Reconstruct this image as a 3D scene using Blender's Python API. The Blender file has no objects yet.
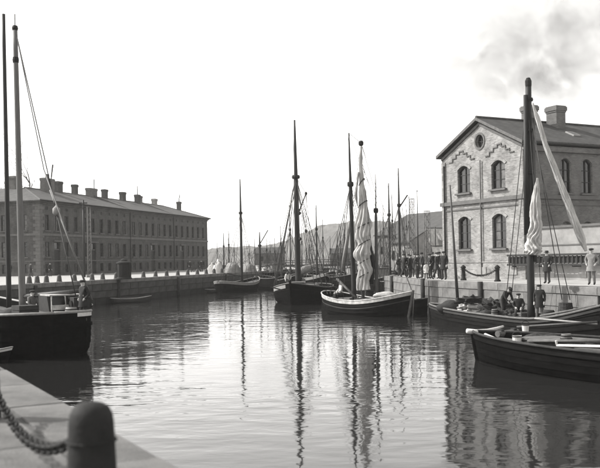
import bpy, bmesh, math, random
from mathutils import Vector, Matrix, noise

random.seed(7)
S = bpy.context.scene
COL = S.collection
R = math.radians

# ------------------------------------------------------------------ camera
# photograph is 600 px wide; world: water at z = 0, quays at z = 2.1, camera looks along +Y
F, HX, HY, ROLL, CAMZ, QZ = 850.0, 300.0, 260.0, R(1.0), 3.6, 2.1
cd = bpy.data.cameras.new('camera')
cam = bpy.data.objects.new('camera', cd)
COL.objects.link(cam)
cd.sensor_fit = 'HORIZONTAL'
cd.sensor_width = 36.0
cd.lens = 36.0 * F / 600.0
cd.shift_y = (HY - 234.0) / 600.0
cd.clip_start = 0.1
cd.clip_end = 20000
cd.dof.use_dof = True
cd.dof.focus_distance = 52.0
cd.dof.aperture_fstop = 1.9
c_, s_ = math.cos(ROLL), math.sin(ROLL)
cam.matrix_world = Matrix(((c_, s_, 0, 0), (0, 0, -1, 0), (-s_, c_, 0, CAMZ), (0, 0, 0, 1)))
S.camera = cam

# ------------------------------------------------------------------ sky and sun
SUN_EL = R(40)
sun_to = Vector((-0.955, 0.20, 0)).normalized()
sun_vec = Vector((sun_to.x * math.cos(SUN_EL), sun_to.y * math.cos(SUN_EL), math.sin(SUN_EL)))
W = bpy.data.worlds.new('World')
S.world = W
W.use_nodes = True
wn = W.node_tree.nodes
wl = W.node_tree.links
bg = wn['Background']
sky = wn.new('ShaderNodeTexSky')
sky.sky_type = 'NISHITA'
sky.sun_disc = False
sky.sun_elevation = SUN_EL
sky.sun_rotation = math.atan2(sun_to.x, sun_to.y)
sky.dust_density = 1.0
bw = wn.new('ShaderNodeRGBToBW')                   # black-and-white plate, faintly toned print
wl.new(sky.outputs[0], bw.inputs[0])
cb = wn.new('ShaderNodeCombineColor')
for k, t in enumerate((1.0, 0.985, 0.96)):
    m_ = wn.new('ShaderNodeMath')
    m_.operation = 'MULTIPLY'
    m_.inputs[1].default_value = t
    wl.new(bw.outputs[0], m_.inputs[0])
    wl.new(m_.outputs[0], cb.inputs[k])
wl.new(cb.outputs[0], bg.inputs[0])
bg.inputs[1].default_value = 0.15

ld = bpy.data.lights.new('sun', 'SUN')
ld.energy = 2.0
ld.angle = R(0.6)
ld.color = (1.0, 0.985, 0.96)
sun = bpy.data.objects.new('sun', ld)
COL.objects.link(sun)
sun.rotation_euler = sun_vec.to_track_quat('Z', 'Y').to_euler()
sun.location = (0, 0, 80)

S.view_settings.view_transform = 'Standard'
S.view_settings.look = 'None'
S.view_settings.exposure = 1.6
S.view_settings.gamma = 1.0
S.render.engine = 'CYCLES'
S.cycles.use_denoising = True
S.cycles.max_bounces = 6
S.cycles.volume_bounces = 0
S.cycles.caustics_reflective = False
S.cycles.caustics_refractive = False


# ------------------------------------------------------------------ pixel helpers
def ray(px, py):
    u, v = (px - HX) / F, -(py - HY) / F
    return u * c_ + v * s_, v * c_ - u * s_


def A(px, py, D):
    a, b = ray(px, py)
    return Vector((a * D, D, CAMZ + b * D))


def XY(px, D, z=QZ):
    """ground position seen in column px at distance D"""
    py = HY
    for _ in range(4):
        py = HY - s_ / c_ * (px - HX) + (CAMZ - z) * F / D
    a, b = ray(px, py)
    return Vector((a * D, D, z))


# ------------------------------------------------------------------ materials
MATS = {}


def nt(name):
    m = bpy.data.materials.new(name)
    m.use_nodes = True
    return m, m.node_tree.nodes, m.node_tree.links, m.node_tree.nodes['Principled BSDF']


def tone(v):
    return (v, v * 0.985, v * 0.96, 1)


def mat(name, v, rough=0.8, var=0.25, scale=4.0, bump=0.0, bscale=20.0, spec=0.3, stretch=None, metal=0.0):
    """grey surface with blotchy variation and fine relief"""
    m, N, L, b = nt(name)
    tc = N.new('ShaderNodeTexCoord')
    src = tc.outputs['Object']
    if stretch:
        mp = N.new('ShaderNodeMapping')
        mp.inputs['Scale'].default_value = stretch
        L.new(src, mp.inputs[0])
        src = mp.outputs[0]
    n1 = N.new('ShaderNodeTexNoise')
    n1.inputs['Scale'].default_value = scale
    n1.inputs['Detail'].default_value = 6
    n1.inputs['Roughness'].default_value = 0.65
    L.new(src, n1.inputs['Vector'])
    cr = N.new('ShaderNodeValToRGB')
    cr.color_ramp.elements[0].position = 0.3
    cr.color_ramp.elements[1].position = 0.7
    cr.color_ramp.elements[0].color = tone(v * (1 - var))
    cr.color_ramp.elements[1].color = tone(v * (1 + var))
    L.new(n1.outputs[0], cr.inputs[0])
    L.new(cr.outputs[0], b.inputs['Base Color'])
    b.inputs['Roughness'].default_value = rough
    b.inputs['Specular IOR Level'].default_value = spec
    b.inputs['Metallic'].default_value = metal
    if bump:
        n2 = N.new('ShaderNodeTexNoise')
        n2.inputs['Scale'].default_value = bscale
        n2.inputs['Detail'].default_value = 5
        L.new(src, n2.inputs['Vector'])
        bp = N.new('ShaderNodeBump')
        bp.inputs['Strength'].default_value = bump
        bp.inputs['Distance'].default_value = 0.03
        L.new(n2.outputs[0], bp.inputs['Height'])
        L.new(bp.outputs[0], b.inputs['Normal'])
    MATS[name] = m
    return m


def brickmat(name, v, mortar, bw=0.26, bh=0.085, var=0.3, axis='XZ', stain=0.35, scale=0.7):
    m, N, L, b = nt(name)
    tc = N.new('ShaderNodeTexCoord')
    sx = N.new('ShaderNodeSeparateXYZ')
    cx = N.new('ShaderNodeCombineXYZ')
    L.new(tc.outputs['Object'], sx.inputs[0])
    ad = N.new('ShaderNodeMath')
    L.new(sx.outputs[0], ad.inputs[0])
    L.new(sx.outputs[1], ad.inputs[1])
    L.new(ad.outputs[0], cx.inputs[0])
    L.new(sx.outputs[2], cx.inputs[1])
    br = N.new('ShaderNodeTexBrick')
    br.inputs['Scale'].default_value = 1.0
    br.inputs['Brick Width'].default_value = bw
    br.inputs['Row Height'].default_value = bh
    br.inputs['Mortar Size'].default_value = 0.012
    br.inputs['Color1'].default_value = tone(v * (1 - var))
    br.inputs['Color2'].default_value = tone(v * (1 + var))
    br.inputs['Mortar'].default_value = tone(mortar)
    L.new(cx.outputs[0], br.inputs['Vector'])
    n1 = N.new('ShaderNodeTexNoise')
    n1.inputs['Scale'].default_value = scale
    n1.inputs['Detail'].default_value = 8
    n1.inputs['Roughness'].default_value = 0.7
    L.new(tc.outputs['Object'], n1.inputs['Vector'])
    mr = N.new('ShaderNodeMapRange')
    mr.inputs[1].default_value = 0.3
    mr.inputs[2].default_value = 0.7
    mr.inputs[3].default_value = 1 - stain
    mr.inputs[4].default_value = 1 + stain * 0.6
    L.new(n1.outputs[0], mr.inputs[0])
    mx = N.new('ShaderNodeMix')
    mx.data_type = 'RGBA'
    mx.blend_type = 'MULTIPLY'
    mx.inputs[0].default_value = 1.0
    L.new(br.outputs[0], mx.inputs[6])
    L.new(mr.outputs[0], mx.inputs[7])
    L.new(mx.outputs[2], b.inputs['Base Color'])
    b.inputs['Roughness'].default_value = 0.9
    b.inputs['Specular IOR Level'].default_value = 0.2
    bp = N.new('ShaderNodeBump')
    bp.inputs['Strength'].default_value = 0.5
    bp.inputs['Distance'].default_value = 0.01
    L.new(br.outputs[1], bp.inputs['Height'])
    bp.invert = True
    L.new(bp.outputs[0], b.inputs['Normal'])
    MATS[name] = m
    return m


def stripemat(name, v, period, axis=0, var=0.3, rough=0.75, rows=None):
    """boards or tile courses: thin dark joints, each board its own grey"""
    m, N, L, b = nt(name)
    tc = N.new('ShaderNodeTexCoord')
    br = N.new('ShaderNodeTexBrick')
    mp = N.new('ShaderNodeMapping')
    if axis == 1:
        mp.inputs['Rotation'].default_value = (0, 0, R(90))
    L.new(tc.outputs['Object'], mp.inputs[0])
    L.new(mp.outputs[0], br.inputs['Vector'])
    br.inputs['Scale'].default_value = 1.0
    br.inputs['Brick Width'].default_value = rows or 3.0
    br.inputs['Row Height'].default_value = period
    br.inputs['Mortar Size'].default_value = min(0.012, period * 0.1)
    br.inputs['Color1'].default_value = tone(v * (1 - var))
    br.inputs['Color2'].default_value = tone(v * (1 + var))
    br.inputs['Mortar'].default_value = tone(v * 0.35)
    n1 = N.new('ShaderNodeTexNoise')
    n1.inputs['Scale'].default_value = 1.3
    n1.inputs['Detail'].default_value = 7
    L.new(tc.outputs['Object'], n1.inputs['Vector'])
    mr = N.new('ShaderNodeMapRange')
    mr.inputs[1].default_value = 0.3
    mr.inputs[2].default_value = 0.7
    mr.inputs[3].default_value = 0.7
    mr.inputs[4].default_value = 1.25
    L.new(n1.outputs[0], mr.inputs[0])
    mx = N.new('ShaderNodeMix')
    mx.data_type = 'RGBA'
    mx.blend_type = 'MULTIPLY'
    mx.inputs[0].default_value = 1.0
    L.new(br.outputs[0], mx.inputs[6])
    L.new(mr.outputs[0], mx.inputs[7])
    L.new(mx.outputs[2], b.inputs['Base Color'])
    b.inputs['Roughness'].default_value = rough
    MATS[name] = m
    return m


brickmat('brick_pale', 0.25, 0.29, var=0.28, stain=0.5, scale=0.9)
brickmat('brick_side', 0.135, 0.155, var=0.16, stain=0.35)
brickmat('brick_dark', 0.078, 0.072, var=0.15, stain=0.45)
brickmat('stone_wall', 0.030, 0.016, bw=1.3, bh=0.5, var=0.25, stain=0.4)
stripemat('slate', 0.048, 0.28, var=0.18, rows=0.4)
stripemat('tile_roof', 0.062, 0.30, var=0.14, rows=0.4)
stripemat('deck_wood', 0.075, 0.16, var=0.3)
mat('render_pale', 0.24, var=0.3, scale=0.9, bump=0.2, bscale=8)
mat('trim', 0.11, var=0.2, scale=2)
mat('quoin', 0.10, var=0.2, scale=2)
mat('paint_worn', 0.42, rough=0.7, var=0.45, scale=3.5)
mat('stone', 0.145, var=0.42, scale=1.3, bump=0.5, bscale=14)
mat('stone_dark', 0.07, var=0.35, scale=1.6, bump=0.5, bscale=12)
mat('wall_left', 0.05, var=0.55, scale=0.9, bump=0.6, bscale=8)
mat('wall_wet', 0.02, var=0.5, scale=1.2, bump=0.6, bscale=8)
mat('granite', 0.115, var=0.38, scale=2.2, bump=0.4, bscale=40)
mat('street', 0.34, var=0.14, scale=0.8, bump=0.3, bscale=6)
mat('hull_black', 0.006, spec=0.02, rough=0.9, var=0.4, scale=3, bump=0.15, stretch=(0.4, 1, 2))
mat('hull_brown', 0.011, spec=0.02, rough=0.9, var=0.35, scale=3, bump=0.15, stretch=(0.4, 1, 2))
mat('hull_grey', 0.04, spec=0.15, rough=0.65, var=0.3, scale=3, bump=0.15, stretch=(0.4, 1, 2))
mat('paint_white', 0.6, rough=0.5, var=0.12, scale=5)
mat('paint_grey', 0.24, rough=0.6, var=0.2, scale=5)
mat('mast_wood', 0.055, rough=0.6, var=0.3, scale=6, stretch=(3, 3, 0.3))
mat('mast_dark', 0.018, rough=0.6, var=0.35, scale=6, stretch=(3, 3, 0.3))
mat('mast_pale', 0.12, rough=0.6, var=0.2, scale=6, stretch=(3, 3, 0.3))
mat('rope', 0.05, var=0.2, scale=20)
mat('rope_pale', 0.25, var=0.2, scale=20)
mat('canvas', 0.40, var=0.32, scale=2.4, bump=1.0, bscale=7, stretch=(1.6, 1.6, 0.5))
mat('canvas_grey', 0.2, var=0.25, scale=3, bump=0.5, bscale=9)
mat('tarp_dark', 0.025, var=0.35, scale=4, bump=0.5, bscale=10)
mat('net', 0.03, var=0.6, scale=12, bump=1.0, bscale=30)
mat('sack', 0.45, var=0.18, scale=6, bump=0.6, bscale=16)
mat('iron', 0.022, spec=0.15, rough=0.7, var=0.3, scale=9, bump=0.2, bscale=40)
mat('wood_dark', 0.03, var=0.35, scale=5, bump=0.2)
mat('wood_mid', 0.11, var=0.3, scale=5, bump=0.2)
mat('cloth_black', 0.018, var=0.3, scale=8)
mat('cloth_dark', 0.04, var=0.3, scale=8)
mat('cloth_mid', 0.12, var=0.25, scale=8)
mat('cloth_pale', 0.60, var=0.15, scale=8)
mat('skin', 0.40, var=0.1, scale=8)
mat('hair', 0.03, var=0.3, scale=20)
mat('foliage', 0.06, var=0.5, scale=0.02, bump=1.0, bscale=0.12)
mat('hill_green', 0.085, var=0.75, scale=0.03, bump=1.0, bscale=0.08)
mat('shed_wood', 0.10, var=0.3, scale=2)
mat('blind', 0.10, rough=0.35, var=0.5, scale=3)
g, N_, L_, b_ = nt('window_glass')
b_.inputs['Base Color'].default_value = tone(0.012)
b_.inputs['Roughness'].default_value = 0.12
b_.inputs['Specular IOR Level'].default_value = 0.4
MATS['window_glass'] = g


def water_material():
    m, N, L, b = nt('water')
    b.inputs['Base Color'].default_value = tone(0.018)
    b.inputs['Roughness'].default_value = 0.04
    b.inputs['IOR'].default_value = 1.5
    geo = N.new('ShaderNodeNewGeometry')

    def layer(sc, stretch, detail, rot):
        mp = N.new('ShaderNodeMapping')
        mp.inputs['Scale'].default_value = stretch
        mp.inputs['Rotation'].default_value = (0, 0, R(rot))
        L.new(geo.outputs['Position'], mp.inputs[0])
        n = N.new('ShaderNodeTexNoise')
        n.inputs['Scale'].default_value = sc
        n.inputs['Detail'].default_value = detail
        n.inputs['Roughness'].default_value = 0.45
        n.inputs['Distortion'].default_value = 0.4
        L.new(mp.outputs[0], n.inputs['Vector'])
        return n.outputs[0]
    big = layer(0.8, (0.8, 1.3, 1), 1.5, 12)
    fine = layer(2.8, (0.7, 1.3, 1), 2, -8)
    patch = layer(0.045, (0.6, 1.4, 1), 2, 30)
    mr = N.new('ShaderNodeMapRange')
    mr.inputs[1].default_value = 0.40
    mr.inputs[2].default_value = 0.62
    mr.inputs[3].default_value = 0.28
    mr.inputs[4].default_value = 1.0
    L.new(patch, mr.inputs[0])
    mul = N.new('ShaderNodeMath')
    mul.operation = 'MULTIPLY_ADD'
    mul.inputs[1].default_value = 0.30
    L.new(fine, mul.inputs[0])
    L.new(big, mul.inputs[2])
    mu2 = N.new('ShaderNodeMath')
    mu2.operation = 'MULTIPLY'
    L.new(mul.outputs[0], mu2.inputs[0])
    L.new(mr.outputs[0], mu2.inputs[1])
    bp = N.new('ShaderNodeBump')
    bp.inputs['Strength'].default_value = 1.0
    bp.inputs['Distance'].default_value = 0.045
    L.new(mu2.outputs[0], bp.inputs['Height'])
    L.new(bp.outputs[0], b.inputs['Normal'])
    MATS['water'] = m


water_material()


# ------------------------------------------------------------------ mesh builder
class MB:
    def __init__(s):
        s.v, s.f, s.m = [], [], []

    def add(s, vs, fs, mi=0):
        o = len(s.v)
        s.v += [tuple(v) for v in vs]
        s.f += [tuple(i + o for i in f) for f in fs]
        s.m += [mi] * len(fs)
        return s

    def box(s, c, d, rz=0.0, M=None, mi=0, taper=1.0):
        x, y, z = d[0] / 2, d[1] / 2, d[2] / 2
        vs = []
        for k in (-1, 1):
            t = taper if k > 0 else 1.0
            for a, b in ((-1, -1), (1, -1), (1, 1), (-1, 1)):
                vs.append(Vector((a * x * t, b * y * t, k * z)))
        rot = M if M is not None else Matrix.Rotation(rz, 3, 'Z')
        vs = [rot @ v + Vector(c) for v in vs]
        return s.add(vs, [(3, 2, 1, 0), (4, 5, 6, 7), (0, 1, 5, 4), (1, 2, 6, 5), (2, 3, 7, 6), (3, 0, 4, 7)], mi)

    def tube(s, pts, r, n=6, cap=True, mi=0, fr=None):
        pts = [Vector(p) for p in pts]
        k = len(pts)
        rs = r if isinstance(r, (list, tuple)) else [r] * k
        vs, fs = [], []
        whole = pts[-1] - pts[0]
        whole = whole.normalized() if whole.length > 1e-6 else Vector((0, 0, 1))
        ref = Vector((1, 0, 0)) if abs(whole.x) < 0.8 else Vector((0, 1, 0.1))
        for i, p in enumerate(pts):
            d = (pts[min(i + 1, k - 1)] - pts[max(i - 1, 0)])
            d = d.normalized() if d.length > 1e-9 else Vector((0, 0, 1))
            a = d.cross(ref).normalized()
            b = d.cross(a).normalized()
            for j in range(n):
                t = 2 * math.pi * j / n
                q = rs[i] * (fr(i / (k - 1), t) if fr else 1.0)
                vs.append(p + (a * math.cos(t) + b * math.sin(t)) * q)
        for i in range(k - 1):
            for j in range(n):
                j2 = (j + 1) % n
                fs.append((i * n + j, i * n + j2, (i + 1) * n + j2, (i + 1) * n + j))
        if cap:
            fs.append(tuple(range(n - 1, -1, -1)))
            fs.append(tuple((k - 1) * n + j for j in range(n)))
        return s.add(vs, fs, mi)

    def lathe(s, prof, n=14, c=(0, 0, 0), mi=0):
        vs, fs = [], []
        for r, z in prof:
            for j in range(n):
                t = 2 * math.pi * j / n
                vs.append((c[0] + r * math.cos(t), c[1] + r * math.sin(t), c[2] + z))
        for i in range(len(prof) - 1):
            for j in range(n):
                j2 = (j + 1) % n
                fs.append((i * n + j, i * n + j2, (i + 1) * n + j2, (i + 1) * n + j))
        fs.append(tuple(range(n - 1, -1, -1)))
        fs.append(tuple((len(prof) - 1) * n + j for j in range(n)))
        return s.add(vs, fs, mi)

    def prism(s, poly, vec, mi=0):
        """poly: 3D points counter-clockwise seen against vec's tip; extruded by vec"""
        n = len(poly)
        a = [Vector(p) for p in poly]
        b = [p + Vector(vec) for p in a]
        fs = [tuple(range(n - 1, -1, -1)), tuple(range(n, 2 * n))]
        for i in range(n):
            j = (i + 1) % n
            fs.append((i, j, n + j, n + i))
        return s.add(a + b, fs, mi)

    def build(s, name, mats, parent=None, smooth=False, fix=False):
        me = bpy.data.meshes.new(name)
        me.from_pydata(s.v, [], s.f)
        if not isinstance(mats, (list, tuple)):
            mats = [mats]
        for m in mats:
            me.materials.append(MATS[m])
        if len(mats) > 1:
            me.polygons.foreach_set('material_index', s.m)
        if fix:
            bm = bmesh.new()
            bm.from_mesh(me)
            bmesh.ops.recalc_face_normals(bm, faces=bm.faces)
            bm.to_mesh(me)
            bm.free()
        if smooth:
            me.polygons.foreach_set('use_smooth', [True] * len(me.polygons))
        me.update()
        o = bpy.data.objects.new(name, me)
        COL.objects.link(o)
        if parent is not None:
            o.parent = parent
        return o


def tag(o, label, cat, group=None):
    o['label'] = label
    o['category'] = cat
    if group:
        o['group'] = group
    return o


def thing(name, label, cat, loc=(0, 0, 0), rz=0.0, group=None):
    o = bpy.data.objects.new(name, None)
    COL.objects.link(o)
    o.location = loc
    o.rotation_euler = (0, 0, rz)
    o.empty_display_size = 0.3
    return tag(o, label, cat, group)


def mw(o):
    return Matrix.Translation(o.location) @ o.rotation_euler.to_matrix().to_4x4()


def copy_part(o, parent, loc=None, rz=None):
    c = o.copy()
    COL.objects.link(c)
    c.parent = parent
    if loc is not None:
        c.location = loc
    if rz is not None:
        c.rotation_euler = (0, 0, rz)
    return c


def copy_tree(o, parent=None):
    c = o.copy()
    COL.objects.link(c)
    c.parent = parent
    for ch in list(o.children):
        copy_tree(ch, c)
    return c


def cut(o, cutter):
    """carve openings into a wall mesh"""
    t = cutter.build('cutter', 'trim', o.parent, fix=True)
    md = o.modifiers.new('openings', 'BOOLEAN')
    md.operation = 'DIFFERENCE'
    md.solver = 'EXACT'
    md.object = t
    bpy.context.view_layer.update()
    dg = bpy.context.evaluated_depsgraph_get()
    me = bpy.data.meshes.new_from_object(o.evaluated_get(dg))
    o.modifiers.clear()
    o.data = me
    bpy.data.objects.remove(t)


def struct(o):
    o['kind'] = 'structure'
    return o


def bar(p, q, r, name, m, parent, n=6, sag=0.0, seg=1, r2=None, smooth=True):
    p, q = Vector(p), Vector(q)
    if sag:
        seg = max(seg, 10)
    pts = []
    for i in range(seg + 1):
        t = i / seg
        a = p.lerp(q, t)
        a.z -= sag * 4 * t * (1 - t)
        pts.append(a)
    rr = [r + ((r2 if r2 is not None else r) - r) * i / seg for i in range(seg + 1)]
    return MB().tube(pts, rr, n).build(name, m, parent, smooth=smooth)


def nz(x, y=0.0, z=0.0):
    return noise.noise(Vector((x, y, z)))


def lump(c, d, seed=0, yaw=0.0, rough=0.18, seg=14, rings=8, flat=True, name='heap', m='tarp_dark', parent=None, freq=1.7):
    """an irregular soft heap or sack"""
    vs, fs = [], []
    for i in range(rings + 1):
        ph = math.pi * i / rings
        for j in range(seg):
            th = 2 * math.pi * j / seg
            n = Vector((math.sin(ph) * math.cos(th), math.sin(ph) * math.sin(th), math.cos(ph)))
            k = 1 + rough * 2.2 * nz(n.x * freq + seed * 3.1, n.y * freq + seed, n.z * freq)
            p = Vector((n.x * d[0] / 2 * k, n.y * d[1] / 2 * k, n.z * d[2] / 2 * k))
            if flat and p.z < -d[2] * 0.36:
                p.z = -d[2] * 0.36
            p = Matrix.Rotation(yaw, 3, 'Z') @ p
            vs.append(p + Vector(c) + Vector((0, 0, d[2] * 0.36)))
    for i in range(rings):
        for j in range(seg):
            j2 = (j + 1) % seg
            fs.append((i * seg + j, (i + 1) * seg + j, (i + 1) * seg + j2, i * seg + j2))
    return MB().add(vs, fs).build(name, m, parent, smooth=True)


def bundle(pts, rads, name, m, parent, seed=1, n=30, fold=0.3, sub=8):
    """furled or hanging sailcloth with folds"""
    P, Q = [], []
    k = len(pts)
    for i in range(k - 1):
        for s in range(sub):
            t = s / sub
            P.append(Vector(pts[i]).lerp(Vector(pts[i + 1]), t))
            tt = t * t * (3 - 2 * t)
            Q.append(rads[i] + (rads[i + 1] - rads[i]) * tt)
    P.append(Vector(pts[-1]))
    Q.append(rads[-1])

    def fr(t, a):
        cr = abs(math.sin(5.0 * a + 1.6 * nz(t * 5, seed) * 3 + seed))
        return 1 + fold * (1.0 * (cr ** 0.7 - 0.7) + 0.7 * nz(math.cos(a) * 1.3 + seed, math.sin(a) * 1.3, t * 11) + 0.25 * nz(math.cos(a) * 3 + seed, math.sin(a) * 3, t * 20))
    return MB().tube(P, Q, n, fr=fr).build(name, m, parent, smooth=True)


# ------------------------------------------------------------------ setting: water, quays, hill
o = MB().add([(-3000, -60, 0), (3000, -60, 0), (3000, 5000, 0), (-3000, 5000, 0)], [(0, 1, 2, 3)]).build('harbour_water', 'water')
struct(o)
# harbour bed a little below
LQD = Vector((0.272, 0.962, 0)).normalized()      # direction of left quay and left building
LQ0 = Vector((-17.9, 76, 0))


def lq(D, off=0.0):
    k = (D - LQ0.y) / LQD.y
    p = LQ0 + LQD * k
    nrm = Vector((-LQD.y, LQD.x, 0))
    return p + nrm * off


def land(name, poly, top, mats):
    m = MB()
    m.prism([(x, y, -1.5) for x, y in poly], (0, 0, top + 1.5))
    o = m.build(name, mats, fix=True)
    me = o.data
    me.materials.clear()
    for q in mats:
        me.materials.append(MATS[q])
    for p in me.polygons:
        p.material_index = 0 if p.normal.z > 0.5 else 1
    return struct(o)


a, b = lq(46), lq(150)
left_poly = [(a.x, a.y), (b.x, b.y), (b.x - 2, 172), (-30, 215), (-160, 230), (-160, a.y)]
left_quay = land('quay_left', left_poly, QZ, ['street', 'stone_wall'])
RQ = [(22.0, 14.0), (13.5, 38.4), (8.3, 54.5), (7.2, 72.0), (12.5, 80.0), (14.0, 130.0), (40.0, 215.0), (200, 220), (200, 14)]
right_quay = land('quay_right', [(x, y) for x, y in RQ][::-1], QZ, ['street', 'stone_wall'])
FQD = Vector((-0.486, 0.874, 0)).normalized()
FQ0 = Vector((-2.5, 9.04, 0))


def fq(s, off=0.0):
    """along near quay edge: s metres from the point beside the post, off metres inland"""
    nrm = Vector((-FQD.y, FQD.x, 0))
    return FQ0 + FQD * s + nrm * off


p0, p1 = fq(-14, 0.02), fq(34, 0.02)
near_quay = land('quay_near', [(p0.x, p0.y), (p1.x, p1.y), (-60, 30), (-60, -14), (p0.x, -14)][::-1], QZ - 0.03, ['stone_dark', 'stone_wall'])


def block_run(p, q, parent, z0, z1, length, thick, mats, name, seed, proud=0.02, cut_in=0.1, gap=0.012, outward=1, top_j=0.0):
    """a row of dressed stones along p-q; outward side is the right of p->q times outward"""
    rnd = random.Random(seed)
    p, q = Vector(p), Vector(q)
    d = q - p
    L = d.length
    d.normalize()
    nrm = Vector((d.y, -d.x, 0)) * outward
    s = 0.0
    meshes = {}
    k = 0
    while s < L - 0.05:
        w = min(length * rnd.choice((0.8, 1.0, 1.2)), L - s)
        if L - s - w < length * 0.3:
            w = L - s
        key = round(w, 2)
        if key not in meshes:
            e = 0.018
            hw, hz, ht = w / 2 - gap / 2, (z1 - z0) / 2 - gap / 2, thick / 2
            m = MB()
            rim = [(-1, -1), (1, -1), (1, 1), (-1, 1)]
            vs = [(a * hw, ht, b * hz) for a, b in rim] + [(a * hw, -ht + e, b * hz) for a, b in rim] + [(a * (hw - e), -ht, b * (hz - e)) for a, b in rim]
            fs = [(3, 2, 1, 0)]
            fs = [(0, 1, 2, 3)]
            for u in (0, 4):
                for i in range(4):
                    j = (i + 1) % 4
                    fs.append((u + i, u + 4 + i, u + 4 + j, u + j))
            fs.append((11, 10, 9, 8))
            m.add(vs, fs)
            me_o = m.build(name, mats, parent, fix=True)
            meshes[key] = me_o.data
            ob = me_o
        else:
            ob = bpy.data.objects.new(name, meshes[key])
            COL.objects.link(ob)
            ob.parent = parent
        c = p + d * (s + w / 2) + nrm * (thick / 2 - cut_in + rnd.uniform(0, proud))
        ob.location = (c.x, c.y, (z0 + z1) / 2 + rnd.uniform(-top_j, top_j))
        ob.rotation_euler = (0, 0, math.atan2(d.y, d.x) if outward > 0 else math.atan2(-d.y, -d.x))
        s += w
        k += 1
    return k


# left quay: coping stones; right quay: coping and facing stones
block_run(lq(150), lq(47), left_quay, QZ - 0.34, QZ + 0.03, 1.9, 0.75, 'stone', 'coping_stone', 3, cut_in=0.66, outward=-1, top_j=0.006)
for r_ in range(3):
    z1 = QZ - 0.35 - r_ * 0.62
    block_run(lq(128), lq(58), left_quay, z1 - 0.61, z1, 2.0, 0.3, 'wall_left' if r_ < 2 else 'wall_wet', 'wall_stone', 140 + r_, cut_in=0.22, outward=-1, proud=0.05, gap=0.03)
for D_ in (66, 79, 92, 106):
    q = lq(D_, -0.2)
    bar((q.x, q.y, -0.5), (q.x, q.y, QZ - 0.1), 0.15, 'fender_pile', 'wood_dark', left_quay, n=10)
segs = [((13.5, 38.4), (8.3, 54.5)), ((22.0, 14.0), (13.5, 38.4)), ((8.3, 54.5), (7.2, 72.0)), ((7.2, 72.0), (12.5, 80.0))]
for i, (p, q) in enumerate(segs):
    p, q = Vector((*p, 0)), Vector((*q, 0))
    block_run(p, q, right_quay, QZ - 0.36, QZ + 0.03, 1.7, 0.8, 'stone', 'coping_stone', 11 + i, cut_in=0.68, outward=-1, top_j=0.008)
    if i in (0, 2):
        for r_ in range(3):
            z1 = QZ - 0.37 - r_ * 0.62
            block_run(p, q, right_quay, z1 - 0.61, z1, 1.5, 0.3, 'stone' if r_ < 2 else 'stone_dark', 'wall_stone', 40 + i * 5 + r_, cut_in=0.22, outward=-1, proud=0.035)
# near quay: granite coping and flagstones behind it
block_run(fq(-13), fq(30), near_quay, QZ - 0.4, QZ, 1.7, 0.58, 'granite', 'coping_stone', 70, cut_in=0.56, outward=1, gap=0.02, top_j=0.004)
for row in range(2):
    block_run(fq(-8, 0.58 + row * 0.69), fq(6, 0.58 + row * 0.69), near_quay, QZ - 0.2, QZ - 0.008, 1.3, 0.68, 'granite', 'paving_slab', 80 + row, cut_in=0.68, outward=1, gap=0.025, proud=0.0, top_j=0.006)

# far shore and hill
sil = [(-60, 250), (120, 251), (200, 250), (230, 248), (262, 247), (285, 242), (300, 236), (315, 230), (330, 226), (350, 223), (378, 223), (400, 226), (425, 231), (445, 238), (480, 244), (520, 249), (700, 250)]


def silz(px, D):
    for (x0, y0), (x1, y1) in zip(sil, sil[1:]):
        if x0 <= px <= x1:
            t = (px - x0) / (x1 - x0)
            y = y0 + (y1 - y0) * t
            return A(px, y, D).z
    return 5


hb = MB()
HD, nx, ny = 1150.0, 420, 46
vs, fs = [], []
for j in range(ny):
    t = j / (ny - 1)
    D = HD - 170 + 420 * t
    for i in range(nx):
        px = -60 + 760 * i / (nx - 1)
        top = silz(px, HD) + 0.5
        prof = math.sin(min(1, t / 0.42) * math.pi / 2) if t < 0.42 else max(0.0, math.cos((t - 0.42) / 0.58 * math.pi / 2)) ** 0.7
        X = (px - HX) / F * HD
        z = top * prof + 5 * nz(X * 0.012, D * 0.012) * prof + 3.2 * nz(X * 0.06, D * 0.06, 3) * (0.3 + prof) + 1.5 * nz(X * 0.2, D * 0.2, 9) * prof
        vs.append((X, D, max(z, -0.5) if j else -1.0))
for j in range(ny - 1):
    for i in range(nx - 1):
        fs.append((j * nx + i, j * nx + i + 1, (j + 1) * nx + i + 1, (j + 1) * nx + i))
struct(hb.add(vs, fs).build('hill', 'hill_green'))


# ------------------------------------------------------------------ windows
def arch_poly(w, h, rise, n=8):
    """outline in the x-z plane, foot centred on the origin"""
    pts = [(-w / 2, 0), (w / 2, 0)]
    for i in range(n + 1):
        t = i / n
        x = w / 2 - w * t
        pts.append((x, h - rise + rise * (1 - (2 * t - 1) ** 2)))
    return pts


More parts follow.
